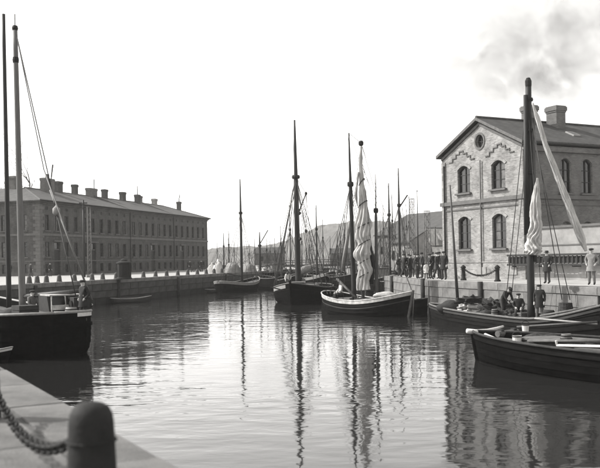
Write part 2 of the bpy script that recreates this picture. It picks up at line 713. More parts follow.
def window_part(w, h, rise, parent, frame='wood_dark', sillm='trim', bars=2, sill=True, depth=0.16, light=False):
    """local: outward is -y, origin at middle of the window foot, wall face at y = 0"""
    out = arch_poly(w, h, rise)
    inn = arch_poly(w - 0.16, h - 0.16, rise)
    inn = [(x, z + 0.08) for x, z in inn]
    y0, y1 = depth, depth + 0.06
    m = MB()
    n = len(out)
    vs = [(x, y0, z) for x, z in out] + [(x, y0, z) for x, z in inn] + [(x, y1, z) for x, z in out] + [(x, y1, z) for x, z in inn]
    fs = []
    for i in range(n):
        j = (i + 1) % n
        fs += [(i, j, n + j, n + i), (n + i, n + j, 3 * n + j, 3 * n + i), (2 * n + i, 3 * n + i, 3 * n + j, 2 * n + j)]
    m.add(vs, fs)
    m.box((0, y0 + 0.02, h / 2), (0.09, 0.05, h - 0.1))
    for k in range(bars):
        m.box((0, y0 + 0.035, h * (k + 1) / (bars + 1)), (w - 0.12, 0.03, 0.05))
    fo = m.build('window', frame, parent, fix=True)
    # each casement has its own pane
    for s in (-1, 1):
        pw = w / 2 - 0.10
        top = h - 0.08 - rise * 0.55
        g = MB().prism([(s * (0.03 + pw / 2) - pw / 2, y1 - 0.012, 0.06), (s * (0.03 + pw / 2) + pw / 2, y1 - 0.012, 0.06),
                        (s * (0.03 + pw / 2) + pw / 2, y1 - 0.012, top + (rise * 0.4 if s < 0 else 0)), (s * (0.03 + pw / 2) - pw / 2, y1 - 0.012, top + (rise * 0.4 if s > 0 else 0))], (0, 0.02, 0))
        g.build('pane', 'window_glass', fo, fix=True)
    if sill:
        MB().box((0, -0.02, -0.06), (w + 0.3, 0.34, 0.12)).build('sill', sillm, fo)
    return fo


def arch_cut(m, x, z, w, h, rise, depth=0.3):
    m.prism([(x + a, -0.2, z + b) for a, b in arch_poly(w, h, rise)][::-1], (0, 0.2 + depth, 0))


PALE = {}
PRND = random.Random(3)


def place_window(proto, parent, loc, rz=0.0):
    c = copy_tree(proto, parent)
    for ch in c.children:
        if ch.name.startswith('pane') and PRND.random() < 0.22:
            key = ch.data.name
            if key not in PALE:
                PALE[key] = ch.data.copy()
                PALE[key].materials[0] = MATS['blind']
            ch.data = PALE[key]
    c.location = loc
    c.rotation_euler = (0, 0, rz)
    return c


def drop(o):
    for ch in list(o.children):
        drop(ch)
    bpy.data.objects.remove(o)


# ------------------------------------------------------------------ gabled brick house on the right quay
GL, GR = XY(444, 61.9), XY(525.5, 54.3)
gd = (GR - GL)
GW = gd.length
gd.normalize()
house = thing('brick_house', 'pale two-storey gabled brick house with arched windows on the right quay', 'house', (GL.x, GL.y, QZ), math.atan2(gd.y, gd.x))
# local: x along the gable front, y into the building, front face at y = 0
GE, GA, GLEN = 8.75, 10.75, 30.0
w = MB()
w.prism([(0, 0, 0), (GW, 0, 0), (GW, 0, GE), (GW / 2, 0, GA), (0, 0, GE)], (0, GLEN, 0))
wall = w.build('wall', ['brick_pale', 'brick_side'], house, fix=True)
ct = MB()
gx = [GW * 0.29, GW * 0.715]
for x in gx:
    arch_cut(ct, x, 6.0, 1.38, 1.9, 0.3)
    arch_cut(ct, x, 2.05, 1.38, 2.3, 0.3)
ct.prism([(GW / 2 + 0.42 * math.cos(t), -0.2, 9.4 + 0.46 * math.sin(t)) for t in [2 * math.pi * k / 24 for k in range(24)]], (0, 0.45, 0))
side_w = [3.6, 5.5, 7.6, 9.7, 11.8]
for y in side_w:
    m2 = MB()
    m2.prism([(a, -0.2, b) for a, b in arch_poly(1.0, 2.3, 0.3)][::-1], (0, 0.5, 0))
    ct.add([(GW - v[1], y + v[0], v[2] + 5.6) for v in m2.v], m2.f)
    ct.add([(GW - v[1], y + v[0], v[2] * 0.8 + 1.9) for v in m2.v], m2.f)
tmp = bpy.data.meshes.new('t')
cut(wall, ct)
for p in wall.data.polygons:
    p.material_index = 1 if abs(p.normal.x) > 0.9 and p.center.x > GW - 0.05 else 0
pr = window_part(1.38, 1.9, 0.3, house)
pl = window_part(1.38, 2.3, 0.3, house, bars=3)
for x in gx:
    place_window(pr, house, (x, 0, 6.0))
    place_window(pl, house, (x, 0, 2.05))
ps = window_part(1.0, 2.3, 0.3, house)
for y in side_w:
    place_window(ps, house, (GW, y, 5.6), R(90))
for q in (pr, pl, ps):
    drop(q)
# arch surrounds (brick heads) over front windows
for x in gx:
    for z, h in ((6.0, 1.9), (2.05, 2.3)):
        o_ = arch_poly(1.74, h + 0.2, 0.38)
        i_ = arch_poly(1.38, h, 0.3)
        m = MB()
        k0 = 2
        n = len(o_) - 2
        vs = [(a, -0.05, b) for a, b in o_[2:]] + [(a, -0.05, b) for a, b in i_[2:]] + [(a, 0.05, b) for a, b in o_[2:]] + [(a, 0.05, b) for a, b in i_[2:]]
        fs = []
        for i in range(n - 1):
            fs += [(i, i + 1, n + i + 1, n + i), (i, 2 * n + i, 2 * n + i + 1, i + 1), (n + i, n + i + 1, 3 * n + i + 1, 3 * n + i)]
        fs += [(0, n, 3 * n, 2 * n), (n - 1, 3 * n - 1, 4 * n - 1, 2 * n - 1)]
        m.add(vs, fs)
        q = m.build('window_head', 'brick_pale', house, fix=True)
        q.location = (x, 0, z)
# oculus
rg = MB()
for k in range(20):
    t0, t1 = 2 * math.pi * k / 20, 2 * math.pi * (k + 1) / 20
    vs = []
    for yy in (-0.05, 0.05):
        for t in (t0, t1):
            for rr, rz_ in ((0.42, 0.46), (0.56, 0.60)):
                vs.append((GW / 2 + rr * math.cos(t), yy, 9.4 + rz_ * math.sin(t)))
    rg.add(vs, [(0, 1, 3, 2), (4, 6, 7, 5), (0, 2, 6, 4), (1, 5, 7, 3)])
rg.build('round_window_ring', 'brick_side', house, fix=True)
rw = MB()
rw.box((GW / 2, 0.19, 9.4), (0.06, 0.05, 0.92)).box((GW / 2, 0.195, 9.4), (0.84, 0.04, 0.06))
rwo = rw.build('round_window', 'wood_dark', house)
MB().prism([(GW / 2 + 0.43 * math.cos(t), 0.22, 9.4 + 0.47 * math.sin(t)) for t in [2 * math.pi * k / 20 for k in range(20)]], (0, 0.02, 0)).build('pane', 'window_glass', rwo, fix=True)
# string courses, plinth, pilaster strips
for nm, z, h, d in (('string_course', 5.32, 0.26, 0.16), ('string_course', 4.85, 0.10, 0.07), ('plinth', 0.55, 1.1, 0.10), ('plinth_cap', 1.14, 0.08, 0.14)):
    MB().box((GW / 2, -d / 2 + 0.01, z), (GW + 2 * d, d, h)).build(nm, 'trim' if 'string' in nm else 'brick_pale', house)
    MB().box((GW + d / 2 - 0.01, GLEN / 2, z), (d, GLEN, h)).build(nm, 'trim' if 'string' in nm else 'brick_side', house)
for x in (0.22, GW - 0.22):
    MB().box((x, -0.03, 3.2), (0.44, 0.08, 4.0)).build('pilaster', 'brick_pale', house)
    MB().box((x, -0.03, 6.9), (0.44, 0.08, 2.9)).build('pilaster', 'brick_pale', house)
# stepped corbel ornament under the gable, built of small bricks
for sx in (-1, 1):
    cx = GW / 2 + sx * GW * 0.235
    steps = [(-3, 0), (-2, 0.24), (-1, 0.48), (0, 0.66), (1, 0.48), (2, 0.24), (3, 0)]
    for k, (dx, dz) in enumerate(steps):
        wd = 0.44 if abs(dx) else 0.46
        MB().box((cx + dx * 0.40, -0.035, 8.30 + dz), (wd, 0.07, 0.08)).build('corbel_brick', 'brick_side', house)
        if dx:
            h = 0.24 if abs(dx) > 1 else 0.18
            MB().box((cx + dx * 0.40 - math.copysign(0.20, dx), -0.03, 8.30 + dz + h / 2), (0.07, 0.07, h - 0.09)).build('corbel_brick', 'brick_side', house)
# drain pipes on the front
for x in (0.35, GW * 0.515):
    bar((x, -0.12, 0.3), (x, -0.12, 8.1), 0.05, 'drain_pipe', 'iron' if x < 1 else 'trim', house, n=8)
# roof
ov, th = 0.28, 0.22
sl = (GA - GE) / (GW / 2)
for sx in (-1, 1):
    e = GW / 2 + ov
    p = [(GW / 2, -ov, GA + 0.05), (GW / 2 + sx * e, -ov, GA + 0.05 - sl * e), (GW / 2 + sx * e, GLEN + ov, GA + 0.05 - sl * e), (GW / 2, GLEN + ov, GA + 0.05)]
    m = MB()
    m.prism(p, (0, 0, th))
    roof = m.build('roof', 'slate', house, fix=True)
    # verge boards in two layers
    for k, (off, dz, hh) in enumerate(((0.05, -0.06, 0.30), (-0.14, -0.30, 0.26))):
        q = [(GW / 2, -ov - 0.01 + 0.2 * k, GA + 0.02 + dz + (0.10 if k == 0 else 0.02)), (GW / 2 + sx * (e - 0.3 * k), -ov - 0.01 + 0.2 * k, GA + 0.02 + dz + (0.10 if k == 0 else 0.02) - sl * (e - 0.3 * k)),
             (GW / 2 + sx * (e - 0.3 * k), -ov - 0.01 + 0.2 * k, GA + 0.02 + dz + hh - sl * (e - 0.3 * k) - (0 if k == 0 else 0.05)), (GW / 2, -ov - 0.01 + 0.2 * k, GA + 0.02 + dz + hh - (0 if k == 0 else 0.05))]
        MB().prism(q, (0, -0.06 if k == 0 else 0.24, 0)).build('verge_board', 'wood_mid', house, fix=True)
    if sx > 0:
        ez = GA + 0.05 - sl * e
        MB().tube([(GW + ov + 0.06, -ov, ez + 0.05), (GW + ov + 0.06, GLEN, ez + 0.05)], 0.08, 6).build('gutter', 'iron', house)
        MB().box((GW + 0.12, GLEN / 2, GE - 0.32), (0.24, GLEN, 0.35)).build('cornice', 'brick_side', house)
        # skylight with pale frame
        y = 6.0
        xx = GW / 2 + 2.6
        zz = GA + 0.05 - sl * 2.6 + th
        M3 = Matrix.Rotation(math.atan(sl), 3, 'Y')
        sk = MB().box((xx, y, zz + 0.05), (0.85, 0.65, 0.10), M=M3).build('skylight', 'paint_grey', roof)
        MB().box((xx, y, zz + 0.105), (0.65, 0.45, 0.02), M=M3).build('pane', 'window_glass', roof)
MB().tube([(GW / 2, -ov, GA + 0.27), (GW / 2, GLEN, GA + 0.27)], 0.12, 8).build('ridge_cap', 'slate', house)


def chimney(parent, c, sx, sy, z0, z1, m='brick_side', pots=0, rz=0.0, lip=1.0):
    b = MB()
    h = z1 - z0
    b.box((0, 0, h / 2 - 0.15), (sx, sy, h - 0.3))
    b.box((0, 0, h - 0.33), (sx + 0.14 * lip, sy + 0.14 * lip, 0.12))
    b.box((0, 0, h - 0.14), (sx + 0.30 * lip, sy + 0.30 * lip, 0.27))
    b.box((0, 0, h + 0.03), (sx + 0.12 * lip, sy + 0.12 * lip, 0.08))
    o = b.build('chimney', m, parent)
    o.location = (c[0], c[1], z0)
    o.rotation_euler = (0, 0, rz)
    for k in range(pots):
        q = MB().lathe([(0.17, 0), (0.14, 0.5), (0.18, 0.52), (0.18, 0.62), (0.12, 0.62)], 8, ((k - (pots - 1) / 2) * 0.5, 0, h + 0.07)).build('chimney_pot', 'wood_mid', o)
    return o


chimney(house, (GW / 2 + 0.2, 4.3), 0.85, 0.7, GA - 0.3, GA + 1.25, lip=0.6)
chimney(house, (GW / 2 + 0.7, 6.3), 1.0, 0.85, GA - 0.5, GA + 1.25, lip=0.6)
# cellar openings, pale
for x in (gx[0] + 1.9, gx[1] + 1.3):
    MB().box((x, -0.115, 0.55), (0.95, 0.05, 0.5)).build('cellar_shutter', 'paint_grey', house)

# yard wall running on from the gable front
yw = thing('yard_wall', 'pale plastered yard wall with a coping, right of the gabled brick house', 'wall', house.location, house.rotation_euler.z)
MB().box((GW + 4.6, 0.55, 1.6), (9.0, 0.35, 3.2)).build('wall', 'render_pale', yw)
MB().box((GW + 4.6, 0.55, 3.27), (9.0, 0.55, 0.14)).build('coping', 'trim', yw)
MB().box((GW + 4.6, 0.355, 2.15), (8.8, 0.05, 0.08)).build('string_course', 'trim', yw)
MB().box((GW + 4.6, 0.345, 0.45), (8.9, 0.08, 0.9)).build('plinth', 'render_pale', yw)
for x in (2.0, 4.6):
    MB().box((GW + x, 0.29, 0.42), (0.55, 0.06, 0.5)).build('plinth_panel', 'paint_grey', yw)
# long ladder hung along the wall
ldr = thing('wooden_ladder', 'long dark wooden ladder hung sideways along the pale yard wall', 'ladder', house.location, house.rotation_euler.z)
for z in (0.95, 1.55):
    MB().box((GW + 3.2, -0.34, z), (9.0, 0.10, 0.13)).build('rail', 'wood_dark', ldr)
for k in range(26):
    MB().box((GW - 1.1 + k * 0.345, -0.34, 1.25), (0.07, 0.05, 0.5)).build('rung', 'wood_dark', ldr)
MB().box((GW + 3.2, -0.24, 1.25), (9.0, 0.06, 0.42)).build('back_board', 'wood_dark', ldr)
for x in (1.6, 4.4, 6.8):
    MB().box((GW + x, 0.02, 0.86), (0.1, 0.7, 0.08)).build('bracket', 'iron', ldr)
MB().box((GW - 0.8, -0.22, 0.86), (0.1, 0.3, 0.08)).build('bracket', 'iron', ldr)

# ------------------------------------------------------------------ long dark terrace on the left quay
BL = XY(40.5, 111)
terr = thing('long_quay_building', 'long dark two-storey quay building with many windows and chimneys on the left', 'building', (BL.x, BL.y, QZ), math.atan2(LQD.y, LQD.x))
TL, TD, TE, TR_ = 58.0, 13.0, 9.9, 12.3
WING = 34.0
m = MB()
m.prism([(0, 0, 0), (TL, 0, 0), (TL, TD, 0), (TD, TD, 0), (TD, WING, 0), (0, WING, 0)], (0, 0, TE))
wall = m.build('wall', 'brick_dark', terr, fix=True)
bays = [(1.7 + k * 2.42, 0) for k in range(10)] + [(26.7 + k * 2.34, 1) for k in range(7)] + [(43.4 + k * 2.5, 2) for k in range(6)]
doors = {1: 0, 5: 0, 13: 1, 18: 2}
ct = MB()
for i, (x, s) in enumerate(bays):
    ct.box((x, 0, 7.05), (1.0, 0.5, 2.1))
    ct.box((x, 0, 8.98), (0.62, 0.3, 0.42))
    if i in doors:
        ct.box((x, 0, 2.2), (1.5, 0.7, 4.5))
    else:
        ct.box((x, 0, 3.5), (1.0, 0.5, 2.0))
        ct.box((x, 0, 0.95), (0.95, 0.5, 1.2))
ys = [2.4 + 2.9 * k for k in range(11)]
for y in ys:
    ct.box((0, y, 7.05), (0.5, 1.0, 2.1))
    ct.box((0, y, 3.5), (0.5, 1.0, 2.0))
    ct.box((0, y, 0.95), (0.5, 0.95, 1.2))
cut(wall, ct)
pu = window_part(1.0, 2.1, 0.0, terr, bars=2, frame='wood_dark', sillm='quoin', depth=0.14)
pm = window_part(1.0, 2.0, 0.0, terr, bars=2, frame='wood_dark', sillm='quoin', depth=0.14)
pc = window_part(0.95, 1.2, 0.0, terr, bars=1, sill=False, frame='wood_dark', sillm='quoin', depth=0.14)
for i, (x, s) in enumerate(bays):
    place_window(pu, terr, (x, 0, 6.0))
    MB().box((x, 0.1, 8.98), (0.62, 0.06, 0.42)).build('attic_vent', 'wood_dark', terr)
    if i in doors:
        d = MB().box((x, 0.28, 1.75), (1.46, 0.06, 3.4)).build('door', 'wood_dark', terr)
        MB().box((x, 0.22, 3.5), (1.48, 0.12, 0.1)).build('transom', 'wood_mid', d)
        MB().box((x, 0.28, 4.0), (1.4, 0.03, 0.8)).build('pane', 'window_glass', d)
        MB().box((x, -0.14, 4.62), (2.2, 0.3, 0.16)).build('door_hood', 'quoin', terr)
    else:
        place_window(pm, terr, (x, 0, 2.5))
        place_window(pc, terr, (x, 0, 0.35))
for y in ys:
    place_window(pu, terr, (0, y, 6.0), R(-90))
    place_window(pm, terr, (0, y, 2.5), R(-90))
    place_window(pc, terr, (0, y, 0.35), R(-90))
for q in (pu, pm, pc):
    drop(q)
for z, h, d in ((5.45, 0.3, 0.14), (9.5, 0.22, 0.16), (9.75, 0.25, 0.34), (1.95, 0.14, 0.08)):
    nm = 'cornice' if z > 9 else 'string_course'
    MB().box((TL / 2, -d / 2 + 0.01, z), (TL + 2 * d, d, h)).build(nm, 'quoin' if z < 9 else 'brick_dark', terr)
    MB().box((-d / 2 + 0.012, WING / 2, z), (d, WING, h)).build(nm, 'quoin' if z < 9 else 'brick_dark', terr)
    MB().box((TL + d / 2 - 0.012, TD / 2, z), (d, TD, h)).build(nm, 'brick_dark', terr)
# quoins on the near corner
for k in range(21):
    wq = 0.95 if k % 2 else 0.62
    m = MB()
    m.box((wq / 2 - 0.04, -0.02, 0.28 + k * 0.455), (wq + 0.08, 0.12, 0.43))
    m.box((-0.021, (1.57 - wq) / 2, 0.281 + k * 0.455), (0.122, 1.57 - wq, 0.428))
    m.build('quoin', 'quoin', terr)
for x in (25.3, 42.0, 57.6):
    bar((x, -0.14, 0.2), (x, -0.14, 9.6), 0.07, 'drain_pipe', 'iron', terr, n=8)
# roof: hipped range with a wing along the near end
ov = 0.55
ez = TE + 0.02
hy = TD / 2
m = MB()
a0 = (-ov, -ov, ez); a1 = (TL + ov, -ov, ez); a2 = (TL + ov, TD + ov, ez); a3 = (TD + ov, TD + ov, ez)
a4 = (TD + ov, WING, ez); a5 = (-ov, WING, ez)
r0 = (hy, hy, TR_); r1 = (TL - hy * 0.95, hy, TR_); r2 = (hy, WING, TR_)
m.add([a0, a1, a2, a3, a4, a5, r0, r1, r2], [(0, 1, 7, 6), (1, 2, 7), (2, 3, 6, 7), (3, 4, 8, 6), (5, 0, 6, 8), (4, 5, 8)])
m.add([(p[0], p[1], p[2] - 0.12) for p in (a0, a1, a2, a3, a4, a5)], [(5, 4, 3, 2, 1, 0)])
m.add([a0, a1, a2, a3, a4, a5] + [(p[0], p[1], p[2] - 0.12) for p in (a0, a1, a2, a3, a4, a5)], [(i, 6 + i, 6 + (i + 1) % 6, (i + 1) % 6) for i in range(6)])
troof = m.build('roof', 'tile_roof', terr)
MB().tube([r0, r1], 0.13, 6).build('ridge_cap', 'tile_roof', troof)
MB().tube([r1, a1], 0.11, 6).build('hip_cap', 'tile_roof', troof)
MB().tube([r1, a2], 0.11, 6).build('hip_cap', 'tile_roof', troof)
MB().tube([r0, a0], 0.11, 6).build('hip_cap', 'tile_roof', troof)
MB().tube([(-ov, -ov - 0.05, ez - 0.02), (TL + ov, -ov - 0.05, ez - 0.02)], 0.09, 6).build('gutter', 'iron', troof)
rise = TR_ - ez
for x in (25.3, 42.0):   # fire walls
    f = MB()
    f.prism([(x - 0.16, -ov + 0.1, ez + 0.05), (x - 0.16, hy, TR_ + 0.32), (x - 0.16, TD + ov, ez + 0.05), (x - 0.16, hy, TR_ - 0.5)], (0.32, 0, 0))
    f.build('fire_wall', 'trim', troof, fix=True)


def ridge_x(px):
    """distance along the ridge seen in column px"""
    best = min(range(0, 640), key=lambda k: abs(300 + F * (BL + LQD * (k * 0.1) + Vector((-LQD.y, LQD.x, 0)) * hy).x / (BL + LQD * (k * 0.1) + Vector((-LQD.y, LQD.x, 0)) * hy).y + 1.2 - px))
    return best * 0.1


for px, wx, top, pots, mm, dy in ((44, 3.4, 1.55, 2, 'brick_side', -1.0), (61, 1.6, 1.55, 0, 'brick_dark', 0), (79, 1.1, 1.5, 0, 'brick_dark', 0.3), (94, 3.2, 1.25, 0, 'brick_side', 0), (107, 1.2, 1.4, 0, 'brick_dark', 0),
                                  (126, 1.5, 1.45, 0, 'brick_dark', 0.2), (136.5, 1.3, 1.25, 0, 'brick_dark', -0.6), (143.5, 1.6, 1.25, 0, 'brick_side', 0.4), (157.5, 1.4, 1.1, 0, 'render_pale', 0.2), (181, 1.0, 1.2, 0, 'brick_dark', 0)):
    c = chimney(terr, (ridge_x(px), hy + dy), wx * 0.78, 0.7, TR_ - 0.5, TR_ + top, mm, pots, lip=0.45)
    hh = top + 0.5
    if px == 44:
        bar((1.0, 0, hh), (1.5, 0, hh + 2.2), 0.09, 'flue', 'iron', c, r2=0.13)
    if px in (94, 136.5):
        bar((0.9 if px == 94 else 0, 0, hh), (0.9 if px == 94 else 0, 0, hh + 1.6), 0.08, 'flue', 'iron', c)
    if px == 181:
        MB().tube([(0, 0, hh), (0.1, 0, hh + 0.6), (0.35, 0, hh + 1.0), (0.3, 0, hh + 1.4), (0.6, 0, hh + 1.6)], [0.1, 0.07, 0.1, 0.07, 0.04], 6).build('weather_vane', 'iron', c)
chimney(terr, (hy, 7.6 + hy * 0.1), 1.2, 1.2, TR_ - 0.5, TR_ + 1.6, 'brick_side')

# bare tree behind the roof
tr = XY(27, 140)
tree = thing('bare_tree', 'bare leafless tree rising behind the long building roof', 'tree', (tr.x, tr.y, QZ))
rnd = random.Random(5)
tm, tw = MB(), MB()


def branch(p, d, L, r, lev):
    n = 4
    pts, rs = [p], [r]
    q, dd = p.copy(), d.copy()
    for k in range(n):
        dd = (dd + Vector((rnd.uniform(-1, 1), rnd.uniform(-1, 1), rnd.uniform(-.3, .6))) * 0.16).normalized()
        q = q + dd * L / n
        pts.append(q.copy())
        rs.append(r * (1 - 0.55 * (k + 1) / n))
    (tm if lev < 2 else tw).tube(pts, rs, 6 if lev < 2 else 4, cap=lev > 2)
    if lev < 6:
        for k in range(3 if lev < 3 else 4):
            t = rnd.uniform(0.45, 1.0) if k else 1.0
            i = min(n, max(1, int(t * n)))
            nd = (dd + Vector((rnd.uniform(-1, 1), rnd.uniform(-1, 1), rnd.uniform(-0.1, 0.7))) * 0.75).normalized()
            branch(pts[i], nd, L * rnd.uniform(0.55, 0.75), rs[i] * 0.8, lev + 1)


branch(Vector((0, 0, -0.2)), Vector((0, 0, 1)), 9.5, 0.4, 0)
tree.scale = (1.08, 1.08, 1.08)
tm.build('trunk', 'mast_dark', tree, smooth=True)
tw.build('crown', 'mast_dark', tree)


# ------------------------------------------------------------------ boats
class Boat:
    """round-bilged clinker hull; local x runs to the bow, waterline at z = 0"""

    def __init__(s, name, label, cat, loc, heading, L, B, zs, zm, zb, draft=0.5, stern=3.0, tm=0.45, bowp=2.0, rb=0.5, rs=0.3, group=None, bulwark=0.35, n=26, full=0.0):
        s.root = thing(name, label, cat, (loc[0], loc[1], 0), math.atan2(heading[1], heading[0]), group)
        s.L, s.B, s.zs, s.zm, s.zb, s.draft = L, B, zs, zm, zb, draft
        s.stern, s.tm, s.bowp, s.rb, s.rs, s.bul, s.n = stern, tm, bowp, rb, rs, bulwark, n
        s.full = full
        s.ts = [0.5 - 0.5 * math.cos(math.pi * i / n) for i in range(n + 1)]
        s.inv = mw(s.root).inverted()

    def w(s, t):
        if t < s.tm:
            q = (s.tm - t) / s.tm
            return s.B / 2 * max(0.0, 1 - q ** s.stern) ** 0.5
        q = (t - s.tm) / (1 - s.tm)
        return s.B / 2 * max(0.0, 1 - q ** s.bowp) ** 0.85

    def sheer(s, t):
        if t < s.tm:
            return s.zm + (s.zs - s.zm) * ((s.tm - t) / s.tm) ** 2
        return s.zm + (s.zb - s.zm) * ((t - s.tm) / (1 - s.tm)) ** 2

    def pt(s, t, z, side, off=0.0):
        zs = s.sheer(t)
        u = max(0.0, min(1.0, (z + s.draft) / (zs + s.draft)))
        e = 2.0 + 3.2 * max(0.0, math.sin(math.pi * t)) ** 0.7 + s.full * (1 - t)
        y = s.w(t) * (1 - (1 - u) ** e)
        y = max(0.0, y + off * min(1.0, y / 0.25))
        x0, x1 = -s.L / 2 + s.rs * (1 - u), s.L / 2 - s.rb * (1 - u)
        x = x0 + (x1 - x0) * t
        if off:
            x += off * (min(1, max(0, t - 0.8) / 0.2) ** 3 - min(1, max(0, 0.2 - t) / 0.2) ** 3)
        return Vector((x, side * y, z))

    def strip(s, name, m, f0, f1, off, side_list=(-1, 1), t0=0.0, t1=1.0, absz=False, thick=0.0, parent=None):
        """band along the hull between two heights (fractions of sheer height above keel, or metres below sheer)"""
        mb = MB()
        ts = [t0 + (t1 - t0) * t for t in s.ts]
        for side in side_list:
            vs, fs = [], []
            k = len(ts)
            for t in ts:
                zt = s.sheer(t)
                za, zb_ = zt - f0, zt - f1
                vs += [s.pt(t, za, side, off), s.pt(t, zb_, side, off), s.pt(t, zb_, side, -0.01), s.pt(t, za, side, -0.01)]
            for i in range(k - 1):
                for c in range(4):
                    d = (c + 1) % 4
                    fs.append((i * 4 + c, (i + 1) * 4 + c, (i + 1) * 4 + d, i * 4 + d))
            mb.add(vs, fs)
        return mb.build(name, m, parent or s.root, fix=True)

    def hull(s, m='hull_black', strakes=9, lap=0.025):
        mb = MB()
        for side in (-1, 1):
            for k in range(strakes):
                u0, u1 = k / strakes, (k + 1) / strakes
                vs, fs = [], []
                for t in s.ts:
                    zs = s.sheer(t)
                    z0 = -s.draft + (zs + s.draft) * u0
                    z1 = -s.draft + (zs + s.draft) * u1
                    vs += [s.pt(t, z0, side, lap if k else 0.0), s.pt(t, z1, side, 0.0)]
                n = len(s.ts)
                for i in range(n - 1):
                    q = (2 * i, 2 * i + 2, 2 * i + 3, 2 * i + 1)
                    fs.append(q if side < 0 else q[::-1])
                if k:
                    o = len(vs)
                    for i, t in enumerate(s.ts):
                        zs = s.sheer(t)
                        z0 = -s.draft + (zs + s.draft) * u0
                        vs.append(s.pt(t, z0, side, 0.0))
                    for i in range(n - 1):
                        q = (o + i, o + i + 1, 2 * i + 2, 2 * i)
                        fs.append(q if side < 0 else q[::-1])
                mb.add(vs, fs)
        # inner bulwark and deck edge
        for side in (-1, 1):
            vs, fs = [], []
            for t in s.ts:
                zs = s.sheer(t)
                vs += [s.pt(t, zs, side, 0.0), s.pt(t, zs, side, -min(0.08, s.w(t) * 0.4)), s.pt(t, zs - s.bul - 0.1, side, -min(0.08, s.w(t) * 0.3))]
            n = len(s.ts)
            for i in range(n - 1):
                for c in (0, 1):
                    q = (3 * i + c, 3 * i + 3 + c, 3 * i + 4 + c, 3 * i + 1 + c)
                    fs.append(q if side < 0 else q[::-1])
            mb.add(vs, fs)
        return mb.build('hull', m, s.root)

    def deck(s, m='deck_wood'):
        vs, fs = [], []
        for t in s.ts:
            z = s.sheer(t) - s.bul
            a = s.pt(t, z, -1, -0.03)
            b = s.pt(t, z, 1, -0.03)
            vs += [a, Vector((a.x, 0, z + 0.05)), b]
        for i in range(len(s.ts) - 1):
            fs += [(3 * i, 3 * i + 1, 3 * i + 4, 3 * i + 3), (3 * i + 1, 3 * i + 2, 3 * i + 5, 3 * i + 4)]
        return MB().add(vs, [f[::-1] for f in fs]).build('deck', m, s.root)

    def dz(s, t):
        return s.sheer(t) - s.bul

    def rail(s, m='wood_dark', r=0.05, name='rail'):
        mb = MB()
        for side in (-1, 1):
            mb.tube([s.pt(t, s.sheer(t), side, 0.01) + Vector((0, 0, 0.02)) for t in s.ts], r, 6)
        return mb.build(name, m, s.root, smooth=True)

    def stem(s, m='hull_black', up=0.25):
        mb = MB()
        p = [s.pt(1, -s.draft + (s.zb + s.draft) * k / 6, 1) + Vector((0.05, 0, 0)) for k in range(7)]
        d = p[-1] - p[-2]
        p.append(p[-1] + d.normalized() * up)
        mb.tube(p, 0.09, 6)
        return mb.build('stem', m, s.root)

    def rudder(s, m='hull_black'):
        zt = s.zs
        x0 = -s.L / 2
        mb = MB().prism([(x0 + s.rs, -0.05, -s.draft), (x0 - 0.05, -0.05, zt + 0.1), (x0 - 0.35, -0.05, zt + 0.1), (x0 - 0.55, -0.05, 0.2), (x0 - 0.4, -0.05, -s.draft)], (0, 0.1, 0))
        return mb.build('rudder', m, s.root, fix=True)

    def lp(s, px, py, D):
        return s.inv @ A(px, py, D)

    def mast(s, base, top, r0, r1, m='mast_wood', name='mast', seg=10, n=8, step=None):
        base, top = Vector(base), Vector(top)
        pts, rs = [], []
        for i in range(seg + 1):
            t = i / seg
            pts.append(base.lerp(top, t))
            k = r0 + (r1 - r0) * t
            rs.append(k)
        if step:      # lower mast thicker up to the cap, slender topmast above
            rs = [r0 + (r0 * 0.75 - r0) * (i / seg / step) if i / seg <= step else r1 * 1.6 + (r1 * 0.7 - r1 * 1.6) * ((i / seg - step) / (1 - step)) for i in range(seg + 1)]
        o = MB().tube(pts, rs, n).build(name, m, s.root, smooth=True)
        if step:
            c = base.lerp(top, step)
            MB().lathe([(r0 * 1.2, -0.15), (r0 * 1.35, 0), (r0 * 1.2, 0.15)], 8, c).build('mast_cap', 'iron', o)
        return o

    def rope(s, p, q, r=0.02, m='rope', name='stay', sag=0.0):
        return bar(p, q, r * 1.3, name, m, s.root, n=4, sag=sag, smooth=True)

    def block(s, p, r=0.10, parent=None):
        return MB().lathe([(r * 0.3, -r * 1.3), (r, -r * 0.6), (r, r * 0.6), (r * 0.3, r * 1.3)], 8, p).build('pulley_block', 'wood_dark', parent or s.root, smooth=True)

    def shrouds(s, head, t, side_list=(-1, 1), n=3, spread=0.9, r=0.024, ratlines=True, m='rope'):
        head = Vector(head)
        for side in side_list:
            feet = []
            for k in range(n):
                tt = t - (k - (n - 1) / 2) * spread / s.L
                f = s.pt(tt, s.sheer(tt), side, 0.03)
                feet.append(f)
                bar(head, f, r, 'shroud', m, s.root, n=4)
                MB().lathe([(0.02, -.1), (0.06, -.06), (0.06, .06), (0.02, .1)], 6, f.lerp(head, 0.05)).build('deadeye', 'wood_dark', s.root)
            if ratlines and n > 1:
                mb = MB()
                H = (head - feet[0]).length
                k = 0
                z = 0.8
                while z < H * 0.8:
                    q = [f.lerp(head, z / H) for f in feet]
                    mb.tube([q[0], q[-1]], 0.009, 4)
                    z += 0.42
                mb.build('ratlines', m, s.root)


